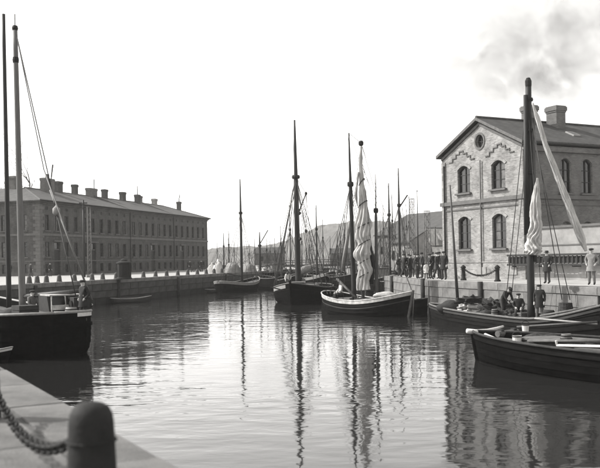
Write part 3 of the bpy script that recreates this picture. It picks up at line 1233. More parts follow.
def rowboat(name, label, p, heading, L=3.6, B=1.3, m='hull_grey', group=None):
    b = Boat(name, label, 'rowing boat', p, heading, L, B, 0.42, 0.34, 0.55, draft=0.15, stern=4, tm=0.42, rb=0.25, rs=0.1, bulwark=0.25, n=18, group=group)
    b.hull(m, strakes=5, lap=0.015)
    b.deck('wood_mid')
    b.rail('paint_grey', 0.03)
    for t in (0.25, 0.5, 0.75):
        w_ = b.w(t) * 1.7
        MB().box((-L / 2 + L * t, 0, b.sheer(t) - 0.1), (0.22, w_, 0.035)).build('thwart', 'wood_mid', b.root)
    for side in (-1, 1):
        bar((-L * 0.28, side * 0.2, 0.42), (L * 0.32, side * 0.32, 0.42), 0.025, 'oar', 'mast_pale', b.root)
    return b


def crate(name, label, p, rz, d, m='wood_mid', group=None, cat='crate'):
    t = thing(name, label, cat, p, rz, group)
    x, y, z = d
    for k in range(4):
        zz = z * (k + 0.5) / 4
        for sy in (-1, 1):
            MB().box((0, sy * (y / 2 - 0.012), zz), (x, 0.024, z / 4 - 0.02)).build('slat', m, t)
        for sx in (-1, 1):
            MB().box((sx * (x / 2 - 0.012), 0, zz), (0.024, y - 0.06, z / 4 - 0.02)).build('slat', m, t)
    for sx in (-1, 1):
        for sy in (-1, 1):
            MB().box((sx * (x / 2 - 0.05), sy * (y / 2 - 0.05), z / 2), (0.05, 0.05, z)).build('corner_post', m, t)
    MB().box((0, 0, z - 0.02), (x - 0.03, y - 0.03, 0.03)).build('lid', m, t)
    return t


def barrel(name, label, p, h=0.8, r=0.28, m='wood_mid', group=None):
    t = thing(name, label, 'barrel', p, 0, group)
    MB().lathe([(r * 0.82, 0), (r * 0.95, h * 0.2), (r, h * 0.5), (r * 0.95, h * 0.8), (r * 0.82, h), (r * 0.78, h), (r * 0.76, h - 0.04)], 14).build('staves', m, t, smooth=True)
    for k in (0.15, 0.35, 0.65, 0.85):
        rr = r * (1 - 0.18 * ((k - 0.5) * 2) ** 2) + 0.012
        MB().lathe([(rr, -0.02), (rr, 0.02)], 14, (0, 0, h * k)).build('hoop', 'iron', t)
    return t


def bucket(name, label, p, h=0.4, r=0.17, m='paint_white'):
    t = thing(name, label, 'bucket', p)
    MB().lathe([(r * 0.8, 0), (r, h), (r * 0.93, h), (r * 0.76, 0.05)], 14).build('body', m, t, smooth=False)
    MB().lathe([(r * 1.03, 0), (r * 1.03, 0.035)], 14, (0, 0, h * 0.88)).build('hoop', 'iron', t)
    MB().tube([(r * math.cos(a), 0, h + 0.12 * math.sin(a)) for a in [math.pi * k / 8 for k in range(9)]], 0.012, 5).build('handle', 'iron', t)
    return t


def coil(name, label, p, r=0.3, turns=4, m='rope_pale'):
    pts = []
    for k in range(turns * 14):
        a = 2 * math.pi * k / 14
        rr = r * (1 + 0.08 * math.sin(k * 1.7))
        pts.append((rr * math.cos(a), rr * math.sin(a), 0.03 + 0.05 * k / 14))
    o = MB().tube(pts, 0.035, 6).build(name, m, None, smooth=True)
    o.location = p
    return tag(o, label, 'rope')


# ---- 1. big dark vessel lying off the left quay, seen from astern
hd = Vector((-0.55, 0.835, 0)).normalized()
stb = Vector((hd.y, -hd.x, 0))
Lb = 17.0
S0 = Vector((-9.42, 32.4, 0))
K1 = 0.88


def lp1(px, py, D):
    return b1.lp(px, py, D * K1)


bc = S0 + hd * Lb / 2
b1 = Boat('sailing_barge', 'big black hulled sailing vessel with white rounded stern bulwark at the left edge', 'sailing vessel', bc, hd, Lb, 4.35, 1.72, 1.6, 2.3, draft=0.8, stern=7.0, tm=0.4, bulwark=0.42, rs=0.12, full=3.0, n=34)
b1.hull('hull_black', strakes=10)
b1.deck()
b1.strip('bulwark_band', 'paint_white', 0.17, 0.02, 0.03, side_list=(-1,), t0=0.012, t1=0.30)
b1.strip('wale', 'hull_black', 0.56, 0.44, 0.06)
b1.rail('paint_grey', 0.06)
b1.stem()
dz = b1.dz(0.1)
base = lp1(22.5, 296, 41.3)
mb_ = Vector((base.x, base.y, dz))
top = lp1(15, 28, 41.3)
ms = b1.mast(mb_, top, 0.155, 0.10, 'mast_pale', seg=14, n=12)
MB().lathe([(0.11, -0.10), (0.13, 0), (0.10, 0.10)], 10, top).build('mast_band', 'iron', ms)
bnd = lp1(15.7, 60, 41.3)
MB().lathe([(0.12, -0.12), (0.135, 0), (0.12, 0.12)], 10, bnd).build('mast_band', 'iron', ms)
bar(bnd + Vector((0.05, -0.08, 0)), top + Vector((0.04, -0.05, 0)), 0.05, 'topmast_heel', 'mast_dark', b1.root, r2=0.06)
bar(top, top + Vector((0, 0, 0.6)), 0.02, 'pennant_rod', 'iron', b1.root)
b2t = lp1(3.5, 14, 46)
b1.mast((b2t.x - 0.1, b2t.y, b1.dz(0.5)), b2t, 0.13, 0.08, 'mast_dark', seg=10)
# double backstay with pulley block, and tackle down to the stern
foot = lp1(88, 303, 38.6)
b1.rope(top, lp1(56.5, 211, 40.2), 0.018)
blk = lp1(56.3, 211, 40.2)
pb = b1.block(blk, 0.16)
pb.data.materials[0] = MATS['rope_pale']
b1.rope(lp1(44, 170, 40.5), lp1(85, 283, 38.8), 0.024, 'mast_pale', 'tackle')
b1.rope(lp1(50, 190, 40.5), lp1(92, 300, 38.7), 0.03, 'mast_pale', 'tackle')
b1.rope(blk, lp1(76, 297, 38.9), 0.02, 'rope', 'tackle')
b1.rope(top, lp1(44, 170, 40.5), 0.016)
# deckhouse with white frames
c0 = lp1(60, 300, 40.2)
dh = MB()
cx, cy = c0.x, c0.y
hw = 0.66
dh.prism([(cx - 0.9, cy - hw, dz - 0.05), (cx + 0.7, cy - hw, dz - 0.05), (cx + 0.45, cy - hw + 0.1, dz + 1.06), (cx - 0.72, cy - hw + 0.1, dz + 1.06)], (0, 2 * hw, 0))
dho = dh.build('deckhouse', 'wood_dark', b1.root, fix=True)
fr = MB()
fr.box((cx - 0.15, cy, dz + 1.09), (1.35, 2 * hw + 0.05, 0.05))
for yy in (-hw + 0.03, 0.05, hw - 0.03):
    fr.tube([(cx - 0.95, cy + yy, dz + 0.3), (cx - 0.78, cy + yy * 0.95, dz + 1.08)], 0.035, 5)
fr.box((cx - 0.93, cy, dz + 0.6), (0.06, 2 * hw, 0.2))
fr.tube([(cx - 0.75, cy - hw, dz + 1.06), (cx - 0.85, cy - hw - 0.42, dz + 0.62)], 0.05, 5)
fr.build('window_frame', 'paint_worn', dho)
for k in (-1, 1):
    MB().prism([(cx - 0.885, cy + k * 0.34 - 0.27, dz + 0.72), (cx - 0.885, cy + k * 0.34 + 0.27, dz + 0.72), (cx - 0.80, cy + k * 0.33 + 0.26, dz + 1.03), (cx - 0.80, cy + k * 0.33 - 0.26, dz + 1.03)], (-0.012, 0, 0)).build('pane', 'window_glass', dho, fix=True)
q = lp1(80, 285, 39.3)
MB().box((q.x, q.y, dz + 0.75), (0.5, 0.7, 0.5)).build('winch_box', 'wood_dark', b1.root)
MB().tube([(q.x, q.y - 0.42, dz + 0.7), (q.x, q.y + 0.42, dz + 0.7)], 0.18, 12).build('winch_drum', 'iron', b1.root)
MB().box((q.x, q.y, dz + 0.3), (0.4, 0.12, 0.7)).build('winch_post', 'wood_dark', b1.root)
boomp = lp1(8, 300, 41)
bar((mb_.x, mb_.y, dz + 1.0), lp1(80, 291, 39.4), 0.09, 'boom', 'mast_wood', b1.root, n=8)
W1 = mw(b1.root)


def on1(px, D, up=0.0):
    p = XY(px, D * K1, 0)
    p.z = dz + up
    return p


tl = [(34, 39.4, (1.3, 0.9, 0.55), 'canvas_grey'), (14, 40.5, (1.6, 1.0, 0.7), 'tarp_dark'), (46, 38.8, (0.8, 0.6, 0.4), 'canvas_grey')]
lb = ['grey canvas bundle on deck beside the mast of the big left vessel', 'dark tarpaulin heap at the far left on the big vessel deck', 'small grey cloth bundle before the white framed deckhouse']
for i, (px, D, d_, mm) in enumerate(tl):
    p = on1(px, D)
    tag(lump(p, d_, seed=i + 1, name='canvas_bundle', m=mm), lb[i], 'bundle')
p = on1(26, 38.3)
crate('deck_crate', 'slatted wooden crate at the mast foot on the big left vessel', p, 0.7, (0.8, 0.8, 0.75), 'wood_dark')
p = on1(72, 38.9)
barrel('deck_barrel', 'pale barrel behind the stern bulwark of the big left vessel', p, 0.62, 0.26, 'paint_grey')
p = on1(87, 39.6)
coil('rope_coil', 'pale coil of rope at the right corner of the big vessel stern', p + Vector((-0.2, 0, 0.0)), 0.28)

# ---- 2. dark sloop seen bow-on in the middle
hd = Vector((-0.17, -0.985, 0)).normalized()
bow = XY(290.5, 68.0, 0)
Lb = 13.0
bc = bow - hd * Lb / 2
b2 = Boat('dark_sloop', 'dark sloop seen bow-on with one tall mast in the middle of the basin', 'sailing boat', bc, hd, Lb, 4.7, 1.35, 1.2, 1.75, draft=0.7, stern=3.0, tm=0.5, bowp=2.4, bulwark=0.4, n=30)
b2.hull('hull_black', strakes=9)
b2.deck()
b2.strip('bulwark_band', 'paint_grey', 0.34, 0.06, 0.03, side_list=(-1,), t0=0.55, t1=0.97)
b2.strip('wale', 'hull_brown', 0.52, 0.40, 0.05)
b2.rail('wood_mid', 0.05)
b2.stem()
b2.rudder()
base = b2.lp(298.5, 290, 73.5)
mt = b2.lp(294.5, 120, 73.5)
base = Vector((base.x, base.y, b2.dz(0.8)))
b2.mast(base, mt, 0.27, 0.11, 'mast_dark', seg=16, n=10, step=0.665)
hnd = base.lerp(mt, 0.665)
b2.shrouds(hnd, 0.72, n=3, spread=1.4)
b2.shrouds(hnd, 0.60, n=1, ratlines=False)
b2.rope(hnd, b2.pt(1, b2.zb, 1) + Vector((0.1, 0, 0.2)), 0.022)
b2.rope(mt, b2.pt(1, b2.zb, 1) + Vector((0.3, 0, 0.2)), 0.012)
for px, py in ((276, 262), (281, 262), (286, 263), (308, 262), (313, 264)):
    b2.rope(hnd, b2.lp(px, py, 75), 0.016)
g0, g1 = b2.lp(298.5, 213, 74), b2.lp(306, 193.5, 75)
bar(g0, g1, 0.07, 'derrick', 'mast_dark', b2.root, r2=0.05)
b2.block(g1, 0.12)
b2.rope(g1, b2.lp(313, 262, 76), 0.016)
b2.rope(g1, b2.lp(306, 230, 75), 0.016)
b2.block(b2.lp(306, 231, 75), 0.13)
b2.rope(g1, hnd, 0.014)
for px, py in ((279, 285), (273, 288), (318, 284), (322, 286), (302, 270)):
    b2.rope(base.lerp(mt, 0.62), b2.lp(px, py, 72), 0.013)
for f in (0.3, 0.45):
    b2.block(base.lerp(mt, f) + Vector((0.35, 0.3, 0)), 0.12)
bar(base + Vector((-0.3, 0, 1.2)), base + Vector((-6.5, 0.5, 1.9)), 0.11, 'boom', 'mast_wood', b2.root, n=8)
bundle([base + Vector((-0.5, 0, 1.45)), base + Vector((-2.5, 0.1, 1.75)), base + Vector((-5.8, 0.4, 2.05))], [0.15, 0.28, 0.12], 'furled_sail', 'canvas_grey', b2.root, seed=4)
MB().tube([b2.lp(270.5, 287, 69.3), b2.lp(284, 290.5, 69.3)], 0.05, 6).build('fender_spar', 'wood_dark', b2.root)
MB().box((base.x + 1.6, 0, b2.dz(0.9) + 0.3), (0.5, 1.0, 0.5)).build('windlass_bitt', 'wood_dark', b2.root)
MB().tube([(base.x + 1.6, -0.6, b2.dz(0.9) + 0.45), (base.x + 1.6, 0.6, b2.dz(0.9) + 0.45)], 0.2, 10).build('windlass', 'wood_mid', b2.root)
MB().box((base.x - 3.2, 0, b2.dz(0.5) + 0.3), (2.2, 1.8, 0.6)).build('hatch', 'wood_mid', b2.root)

# ---- 3. ketch with white gunwale band
bow = XY(409, 52.0, 0)
stn = XY(330, 57.6, 0)
hd = (bow - stn).normalized()
Lb = (bow - stn).length + 0.6
bc = (bow + stn) / 2
b3 = Boat('white_banded_sailing_boat', 'dark sailing boat with white gunwale band and big loosely furled white sail', 'sailing boat', bc, hd, Lb, 3.1, 1.45, 0.95, 1.55, draft=0.6, stern=3.0, tm=0.5, bowp=2.6, rb=0.55, rs=0.45, bulwark=0.35, n=30)
b3.hull('hull_brown', strakes=8, lap=0.035)
b3.deck()
b3.strip('gunwale_band', 'paint_worn', 0.20, 0.02, 0.035)
b3.strip('wale', 'hull_grey', 0.52, 0.45, 0.05)
b3.rail('paint_worn', 0.045)
b3.stem('wood_mid', 0.1)
b3.rudder('hull_brown')
def lbase(b, px, D, t):
    p = b.inv @ XY(px, D, 0)
    return Vector((p.x, p.y, b.dz(t)))
m1b = lbase(b3, 354.5, 55.3, 0.35)
m1t = b3.lp(348.8, 133, 55.6)
b3.mast(m1b, m1t, 0.16, 0.06, 'mast_dark', seg=16, n=8, step=0.70)
h1 = m1b.lerp(m1t, 0.70)
b3.shrouds(h1, 0.30, n=2, spread=0.8, side_list=(-1,))
b3.shrouds(h1, 0.35, n=2, spread=0.8, side_list=(1,), ratlines=False)
b3.rope(h1, b3.lp(340, 272, 56.5), 0.016)
b3.rope(h1, b3.lp(331, 270, 57), 0.014)
b3.rope(m1t, b3.lp(333, 280, 57), 0.01)
# sail mast with hoisted, tied sail
m2b = lbase(b3, 363.5, 54.8, 0.45)
m2t = b3.lp(361, 143, 54.8)
b3.mast(m2b, m2t, 0.10, 0.07, 'mast_wood', seg=10, name='mast')
MB().lathe([(0.08, -0.2), (0.16, -0.1), (0.17, 0.05), (0.1, 0.15)], 8, m2t).build('mast_cap', 'iron', b3.root)
pr_ = [(361, 146, 0.05), (360.5, 165, 0.10), (361.5, 180, 0.14), (362.5, 196, 0.22), (362.8, 210, 0.33), (363.5, 224, 0.43), (363, 236, 0.42), (364.5, 244, 0.36), (362, 254, 0.50), (363.5, 261, 0.36), (365, 270, 0.42), (363, 280, 0.36), (364, 290, 0.42)]
bundle([b3.lp(x, y, 54.6) for x, y, r in pr_], [r for x, y, r in pr_], 'furled_sail', 'canvas', b3.root, seed=2, fold=0.42, n=72, sub=12)
for x, y, r in ((364, 243, 0.38), (363, 262, 0.38), (361.7, 182, 0.18), (362.7, 204, 0.30), (363.3, 226, 0.46), (364.5, 275, 0.44)):
    c = b3.lp(x, y, 54.6)
    MB().tube([c + Vector((r * math.cos(a), r * math.sin(a), 0.22 * math.sin(a * 1 + 1))) for a in [2 * math.pi * k / 12 for k in range(13)]], 0.035, 5).build('sail_tie', 'rope', b3.root)
bundle([b3.lp(358.5, 172, 54.5), b3.lp(356, 195, 54.4), b3.lp(357.5, 206, 54.4)], [0.05, 0.09, 0.04], 'slack_sail_edge', 'canvas_grey', b3.root, seed=6, n=10)
b3.rope(m2t, b3.lp(377, 198, 55), 0.014)
b3.rope(m2t, b3.lp(374, 270, 54), 0.014)
b3.rope(m2t, b3.lp(346, 262, 55.5), 0.014)
b3.rope(b3.lp(361, 160, 54.7), b3.lp(379, 218, 54.7), 0.012)
for px, py in ((328, 287), (335, 296), (343, 299), (362, 300), (384, 290)):
    b3.rope(h1, b3.lp(px, py, 54.2), 0.012)
b3.rope(m1t, b3.pt(1, b3.zb, 1), 0.012)
b3.rope(m2t, b3.pt(1, b3.zb, 1), 0.012)
b3.rope(m1t, m2t, 0.012)
# mast behind at right with dark tanned sail
m3b = lbase(b3, 377, 54.6, 0.6)
m3t = b3.lp(375.5, 174, 54.9)
b3.mast(m3b, m3t, 0.12, 0.03, 'mast_wood', seg=12, step=0.72)
bundle([b3.lp(369.5, 243, 55.3), b3.lp(371, 262, 55.3), b3.lp(370, 284, 55.3)], [0.12, 0.28, 0.2], 'tanned_sail', 'tarp_dark', b3.root, seed=9)
# pale spar leaning at the left, and boom lying on deck
bar(b3.lp(350, 221, 56), b3.lp(342.5, 271, 56.3), 0.09, 'sprit', 'paint_grey', b3.root, r2=0.16, n=10)
bar(b3.lp(337, 279, 55.4), b3.lp(356, 298, 53.6), 0.085, 'boom', 'mast_wood', b3.root, n=8)
hc = lbase(b3, 380, 54, 0.7)
MB().box((hc.x - 0.4, 0, b3.dz(0.6) + 0.18), (2.0, 1.5, 0.4)).build('hatch', 'wood_dark', b3.root)
MB().box((hc.x - 0.4, 0, b3.dz(0.6) + 0.40), (2.1, 1.6, 0.05)).build('hatch_cover', 'wood_mid', b3.root)
MB().box((hc.x - 2.6, 0, b3.dz(0.4) + 0.2), (1.0, 1.2, 0.5)).build('cabin', 'wood_mid', b3.root)
bar(b3.pt(1, b3.zb, 1) + Vector((0.05, 0.1, 0)), b3.pt(1, -0.1, 1) + Vector((0.25, 0.2, 0)), 0.025, 'mooring_rope', 'rope_pale', b3.root)
p = XY(385, 53.4, 0); p.z = b3.dz(0.7) + 0.42
tag(lump(p, (1.5, 0.8, 0.45), seed=12, name='canvas_roll', m='canvas'), 'white canvas roll on the hatch of the white banded boat', 'canvas')
p = XY(396, 53.0, 0); p.z = b3.dz(0.85)
tag(lump(p, (0.9, 0.8, 0.5), seed=13, name='net_heap', m='net'), 'dark net heap near the bow of the white banded boat', 'net')
p = XY(359.5, 53.8, 0); p.z = b3.dz(0.45)
tag(lump(p, (0.8, 0.6, 0.4), seed=15, name='net_heap', m='tarp_dark'), 'dark bundle on the gunwale at the middle of the white banded boat', 'bundle')

# ---- 4. open barge alongside the right quay
far = Vector((7.75, 51.0, 0))
hd = Vector((-0.30, 0.954, 0)).normalized()
Lb = 18.0
bc = far - hd * Lb / 2
b4 = Boat('cargo_barge', 'long low cargo barge with a thick mast lying along the right quay', 'barge', bc, hd, Lb, 2.9, 1.75, 0.72, 0.85, draft=0.6, stern=4.0, tm=0.35, bowp=3.2, bulwark=0.25, rb=0.3, n=34)
b4.hull('hull_brown', strakes=7, lap=0.035)
b4.deck()
b4.strip('rubbing_strake', 'hull_grey', 0.18, 0.08, 0.06)
b4.rail('wood_mid', 0.055)
b4.stem('hull_brown', 0.05)
mb4 = b4.inv @ XY(531.5, 41.0, 0)
mb4 = Vector((mb4.x, mb4.y, b4.dz(0.4)))
mt4 = b4.lp(528.3, 83, 41.0)
ms = b4.mast(mb4, mt4, 0.185, 0.14, 'mast_dark', seg=14, n=12)
MB().lathe([(0.14, -0.2), (0.16, -0.1), (0.16, 0.1), (0.09, 0.25)], 10, mt4).build('mast_cap', 'iron', ms)
for f in (0.62, 0.80, 0.93):
    MB().lathe([(0.2, -0.08), (0.23, 0), (0.2, 0.08)], 10, mb4.lerp(mt4, f)).build('mast_band', 'iron', ms)
# second spar lashed to the mast
bar(b4.lp(525.5, 95, 40.9), b4.lp(527, 235, 40.9), 0.10, 'lashed_spar', 'mast_dark', b4.root, r2=0.14, n=8)
bar(b4.lp(533.5, 118, 40.9), b4.lp(535.5, 262, 40.9), 0.06, 'lashed_spar', 'mast_wood', b4.root, r2=0.09, n=8)
sj = [(532.5, 103, 0.04), (538, 120, 0.10), (545, 143, 0.10), (556, 172, 0.13), (566, 198, 0.15), (575, 222, 0.17), (582, 240, 0.16), (586, 251, 0.07)]
bundle([b4.lp(x, y, 40.4) for x, y, r in sj], [r for x, y, r in sj], 'furled_jib', 'canvas', b4.root, seed=3, fold=0.45, n=36, sub=10)
sj = [(537.5, 178, 0.04), (536.5, 190, 0.13), (535.5, 208, 0.22), (536, 224, 0.26), (534.5, 238, 0.30), (533, 249, 0.34), (532.5, 255, 0.33)]
bundle([b4.lp(x, y, 40.4) for x, y, r in sj], [r for x, y, r in sj], 'hanging_sail', 'canvas', b4.root, seed=8, fold=0.5, n=64, sub=12)
b4.rope(b4.lp(531, 112, 40.8), b4.lp(562, 300, 40.0), 0.018)
b4.rope(b4.lp(532, 130, 40.8), b4.lp(570, 300, 39.8), 0.018)
b4.rope(mt4, b4.lp(506, 300, 42), 0.018)
b4.rope(b4.lp(526, 160, 40.8), b4.lp(511, 300, 42.5), 0.016)
b4.rope(b4.lp(529, 120, 40.8), b4.lp(541, 290, 40.5), 0.014)
# slender pole at the far end
pb_ = b4.inv @ XY(458.5, 48.4, 0)
bar((pb_.x, pb_.y, b4.dz(0.85)), b4.lp(450, 185, 48.4), 0.10, 'pole', 'mast_wood', b4.root, r2=0.045, n=8)
z4 = 0.5
for k, t in enumerate((0.42, 0.58)):
    xx = -Lb / 2 + Lb * t
    MB().box((xx, 0, b4.sheer(t) - 0.12), (0.25, b4.w(t) * 1.8, 0.06)).build('thwart', 'wood_mid', b4.root)
bar(b4.lp(540, 316, 38.5), b4.lp(596, 306, 36.8), 0.05, 'side_rail', 'wood_mid', b4.root)


def on4(px, D, t=0.6):
    p = XY(px, D, 0)
    p.z = b4.dz(t)
    return p


sk = [(462, 46.2, (0.8, 0.5, 0.4), 0), (470, 45.6, (0.9, 0.6, 0.5), 0), (478, 45.2, (0.8, 0.6, 0.45), 0), (465, 46.0, (0.8, 0.5, 0.4), 0.30), (474, 45.3, (0.8, 0.55, 0.4), 0.34), (483, 44.9, (0.7, 0.5, 0.4), 0.0), (468, 45.8, (0.7, 0.5, 0.36), 0.6)]
sl_ = ['leftmost pale sack at the foot of the sack pile on the barge', 'middle bottom pale sack in the sack pile on the barge', 'bottom pale sack right of centre in the barge sack pile', 'pale sack lying on top at the left of the barge sack pile', 'pale sack lying on top at the right of the barge sack pile', 'rightmost pale sack at the foot of the sack pile on the barge', 'topmost pale sack of the pile under the dark tarpaulin']
for i, (px, D, d_, up) in enumerate(sk):
    p = on4(px, D, 0.7)
    p.z += up
    tag(lump(p, (d_[0] * 1.15, d_[1], d_[2] * 0.8), seed=20 + i, yaw=i * 1.3, name='sack', m='sack', rough=0.26, freq=2.6, seg=22, rings=12), sl_[i], 'sack', 'sacks piled on the barge')
p = on4(471, 45.4, 0.7)
p.z += 0.62
tag(lump(p, (1.5, 0.8, 0.42), seed=31, yaw=0.5, name='tarpaulin', m='tarp_dark', rough=0.45, freq=3.6, seg=28, rings=14), 'crumpled dark tarpaulin on top of the pale sacks', 'tarpaulin')
p = on4(452, 47.2, 0.8)
tag(lump(p, (1.6, 1.0, 0.75), seed=33, name='tarpaulin', m='tarp_dark', rough=0.25), 'dark covered heap at the far end of the barge beside the sacks', 'tarpaulin')


def net_heap(name, label, p, d, seed):
    """tangle of netting: a mound wrapped in loose cords"""
    t = thing(name, label, 'net', p)
    lump((0, 0, 0), d, seed=seed, name='mound', m='net', parent=t, rough=0.42, freq=3.4, seg=28, rings=16)
    r = random.Random(seed)
    mb = MB()
    for k in range(170):
        a, c = r.uniform(0, 6.28), r.uniform(0.1, 1.35)
        pts = []
        for j in range(7):
            a += r.uniform(-.35, .35)
            c += r.uniform(-.18, .18)
            rr = r.uniform(0.98, 1.12)
            pts.append((d[0] / 2 * rr * math.cos(a) * math.cos(c * 0.9), d[1] / 2 * rr * math.sin(a) * math.cos(c * 0.9), max(0.02, d[2] * 0.82 * rr * math.sin(c * 0.9))))
        mb.tube(pts, 0.014, 4)
    mb.build('cords', 'net', t)
    return t


net_heap('fishing_net', 'tangled dark fishing net heaped on the barge before the gabled house', on4(499, 43.8), (1.9, 1.3, 1.0), 3)
net_heap('fishing_net', 'low dark net spread on the barge left of the thick mast', on4(515, 42.6), (1.3, 1.0, 0.55), 5)
bk = thing('hanging_basket', 'dark tapered basket hanging from two ropes right of the thick mast', 'basket', on4(566, 39.6))
MB().lathe([(0.36, 0), (0.42, 0.1), (0.30, 0.85), (0.27, 0.85), (0.36, 0.1)], 14, (0, 0, 0.05)).build('body', 'net', bk)
for k in range(5):
    rr = 0.425 - 0.028 * k
    MB().lathe([(rr, -0.02), (rr, 0.02)], 14, (0, 0, 0.15 + k * 0.18)).build('hoop', 'wood_dark', bk)
barrel('deck_barrel', 'dark barrel on the barge to the right of the thick mast', on4(549, 40.0), 0.55, 0.3, 'wood_dark')
barrel('deck_barrel', 'dark barrel on the barge between the net and the thick mast', on4(507, 43.0), 0.7, 0.27, 'wood_dark')
crate('fish_crate', 'grey slatted crate on the barge left of the thick mast', on4(524, 41.8), 0.4, (0.7, 0.5, 0.35), 'wood_mid')

# ---- 5. nearest dark boat at the right edge
bow = XY(474, 29.7, 0)
hd = Vector((-0.62, 0.785, 0)).normalized()
Lb = 14.0
bc = bow - hd * Lb / 2
b5 = Boat('near_boat', 'nearest broad black boat with pale rail entering from the right edge', 'boat', bc, hd, Lb, 4.0, 1.0, 0.85, 1.0, draft=0.6, stern=3.0, tm=0.45, bowp=2.8, bulwark=0.28, rb=0.35, n=32)
b5.hull('hull_black', strakes=7, lap=0.014)
b5.deck('deck_wood')
b5.strip('wale', 'hull_brown', 0.2, 0.1, 0.05)
b5.rail('wood_dark', 0.045)
b5.stem('hull_black', 0.0)
# pale curved fender board across the bow
pts = [b5.lp(467, 331, 29.6), b5.lp(476, 332, 29.7), b5.lp(487, 331, 30.2), b5.lp(497, 328.5, 30.8), b5.lp(503, 326.5, 31.2)]
MB().tube(pts, [0.085, 0.09, 0.075, 0.06, 0.045], 8).build('bow_spar', 'paint_white', b5.root, smooth=True)
MB().tube([b5.lp(485, 334.5, 29.1), b5.lp(498, 340, 28.3), b5.lp(508, 342.5, 27.7)], 0.05, 6).build('pale_rail', 'paint_white', b5.root)
MB().tube([b5.lp(556, 340.5, 26.2), b5.lp(557, 345.5, 26.2), b5.lp(604, 346.5, 24.8), b5.lp(604, 342, 24.8)], 0.042, 6).build('pale_rail', 'paint_white', b5.root)
bar(b5.lp(517, 327, 30.2), b5.lp(597, 322, 28.2), 0.04, 'oar', 'mast_wood', b5.root)
bar(b5.lp(535, 318.5, 31.2), b5.lp(597, 324, 28.8), 0.035, 'oar', 'paint_grey', b5.root)
bar(b5.lp(528, 341, 27.6), b5.lp(602, 341, 25.4), 0.05, 'gangplank_edge', 'wood_mid', b5.root)
p = b5.inv @ XY(560, 27.5, 0)
MB().box((p.x, p.y, b5.dz(0.6) + 0.14), (2.4, 1.3, 0.3)).build('hatch', 'wood_dark', b5.root)
for k in range(5):
    MB().box((p.x - 0.96 + k * 0.48, p.y, b5.dz(0.6) + 0.31), (0.46, 1.36, 0.05)).build('hatch_board', 'wood_mid', b5.root)
p = b5.inv @ XY(508, 29.6, 0)
for sy in (-0.35, 0.35):
    MB().box((p.x, p.y + sy, b5.dz(0.8) + 0.2), (0.16, 0.16, 0.5)).build('mooring_bitt', 'wood_dark', b5.root)
MB().tube([(p.x, p.y - 0.55, b5.dz(0.8) + 0.3), (p.x, p.y + 0.55, b5.dz(0.8) + 0.3)], 0.11, 8).build('windlass', 'wood_mid', b5.root)


def on5(px, D, t=0.8):
    p = XY(px, D, 0)
    p.z = b5.dz(t)
    return p


bucket('bucket', 'white bucket at the rail near the bow of the nearest boat', on5(517.5, 27.9), 0.36, 0.16)
p = on5(526, 29.6)
crate('deck_box', 'dark slatted box under the farther white bucket on the nearest boat', p, 0.5, (0.5, 0.5, 0.3), 'wood_dark', cat='box')
bucket('bucket', 'white bucket standing on a box farther back on the nearest boat', p + Vector((0, 0, 0.3)), 0.29, 0.13)
tag(lump(on5(545, 28.6), (1.4, 0.9, 0.4), seed=41, name='net_heap', m='net', rough=0.3), 'dark net heap amidships on the nearest boat', 'net')
tag(lump(on5(572, 28.4), (1.2, 0.8, 0.3), seed=42, name='net_heap', m='canvas_grey', rough=0.3), 'grey canvas heap right of the dark net on the nearest boat', 'canvas')
coil('rope_coil', 'coil of rope on the foredeck of the nearest boat', on5(497, 29.9), 0.25, 3, 'rope')

# ---- small boats
rowboat('rowing_boat', 'small dark rowing boat lying under the left quay wall', XY(131, 77.5, 0), (0.95, 0.3), 3.7, 1.3, 'hull_grey')
rowboat('rowing_boat', 'small rowing boat under the far left quay beside the moored barge', XY(222, 98, 0), (0.9, 0.42), 4.0, 1.3, 'hull_grey')
b = rowboat('rowing_boat', 'pale rimmed dinghy bow poking in at the left edge by the near quay', XY(-26, 31.8, 0), (0.97, -0.22), 3.2, 1.2, 'hull_brown')
b.strip('pale_rim', 'paint_white', 0.09, 0.0, 0.02)


# timber fenders and a dark lighter beside the right quay wall
for px, D, h0, h1 in ((426, 54.7, -0.4, 2.25), (394, 66.5, -0.4, 2.2), (484, 49.1, -0.4, 2.2)):
    best = min(([Vector(a_).lerp(Vector(c), k / 60) for a_, c in (((13.5, 38.4), (8.3, 54.5)), ((8.3, 54.5), (7.2, 72.0))) for k in range(61)]), key=lambda v: abs(HX + F * v.x / v.y - px))
    bar((best.x - 0.22, best.y, h0), (best.x - 0.22, best.y, h1), 0.15, 'fender_pile', 'wood_dark', right_quay, n=10)
lt = Boat('lighter', 'small black lighter squeezed between the white banded boat and the quay', 'boat', XY(414, 57.5, 0), (0.25, -0.97), 6.0, 2.2, 0.95, 0.75, 1.0, draft=0.4, stern=3, tm=0.45, bulwark=0.3, n=20)
lt.hull('hull_black', strakes=5)
lt.deck()
lt.rail('wood_dark', 0.05)
# loose gear on the decks
rnd = random.Random(12)


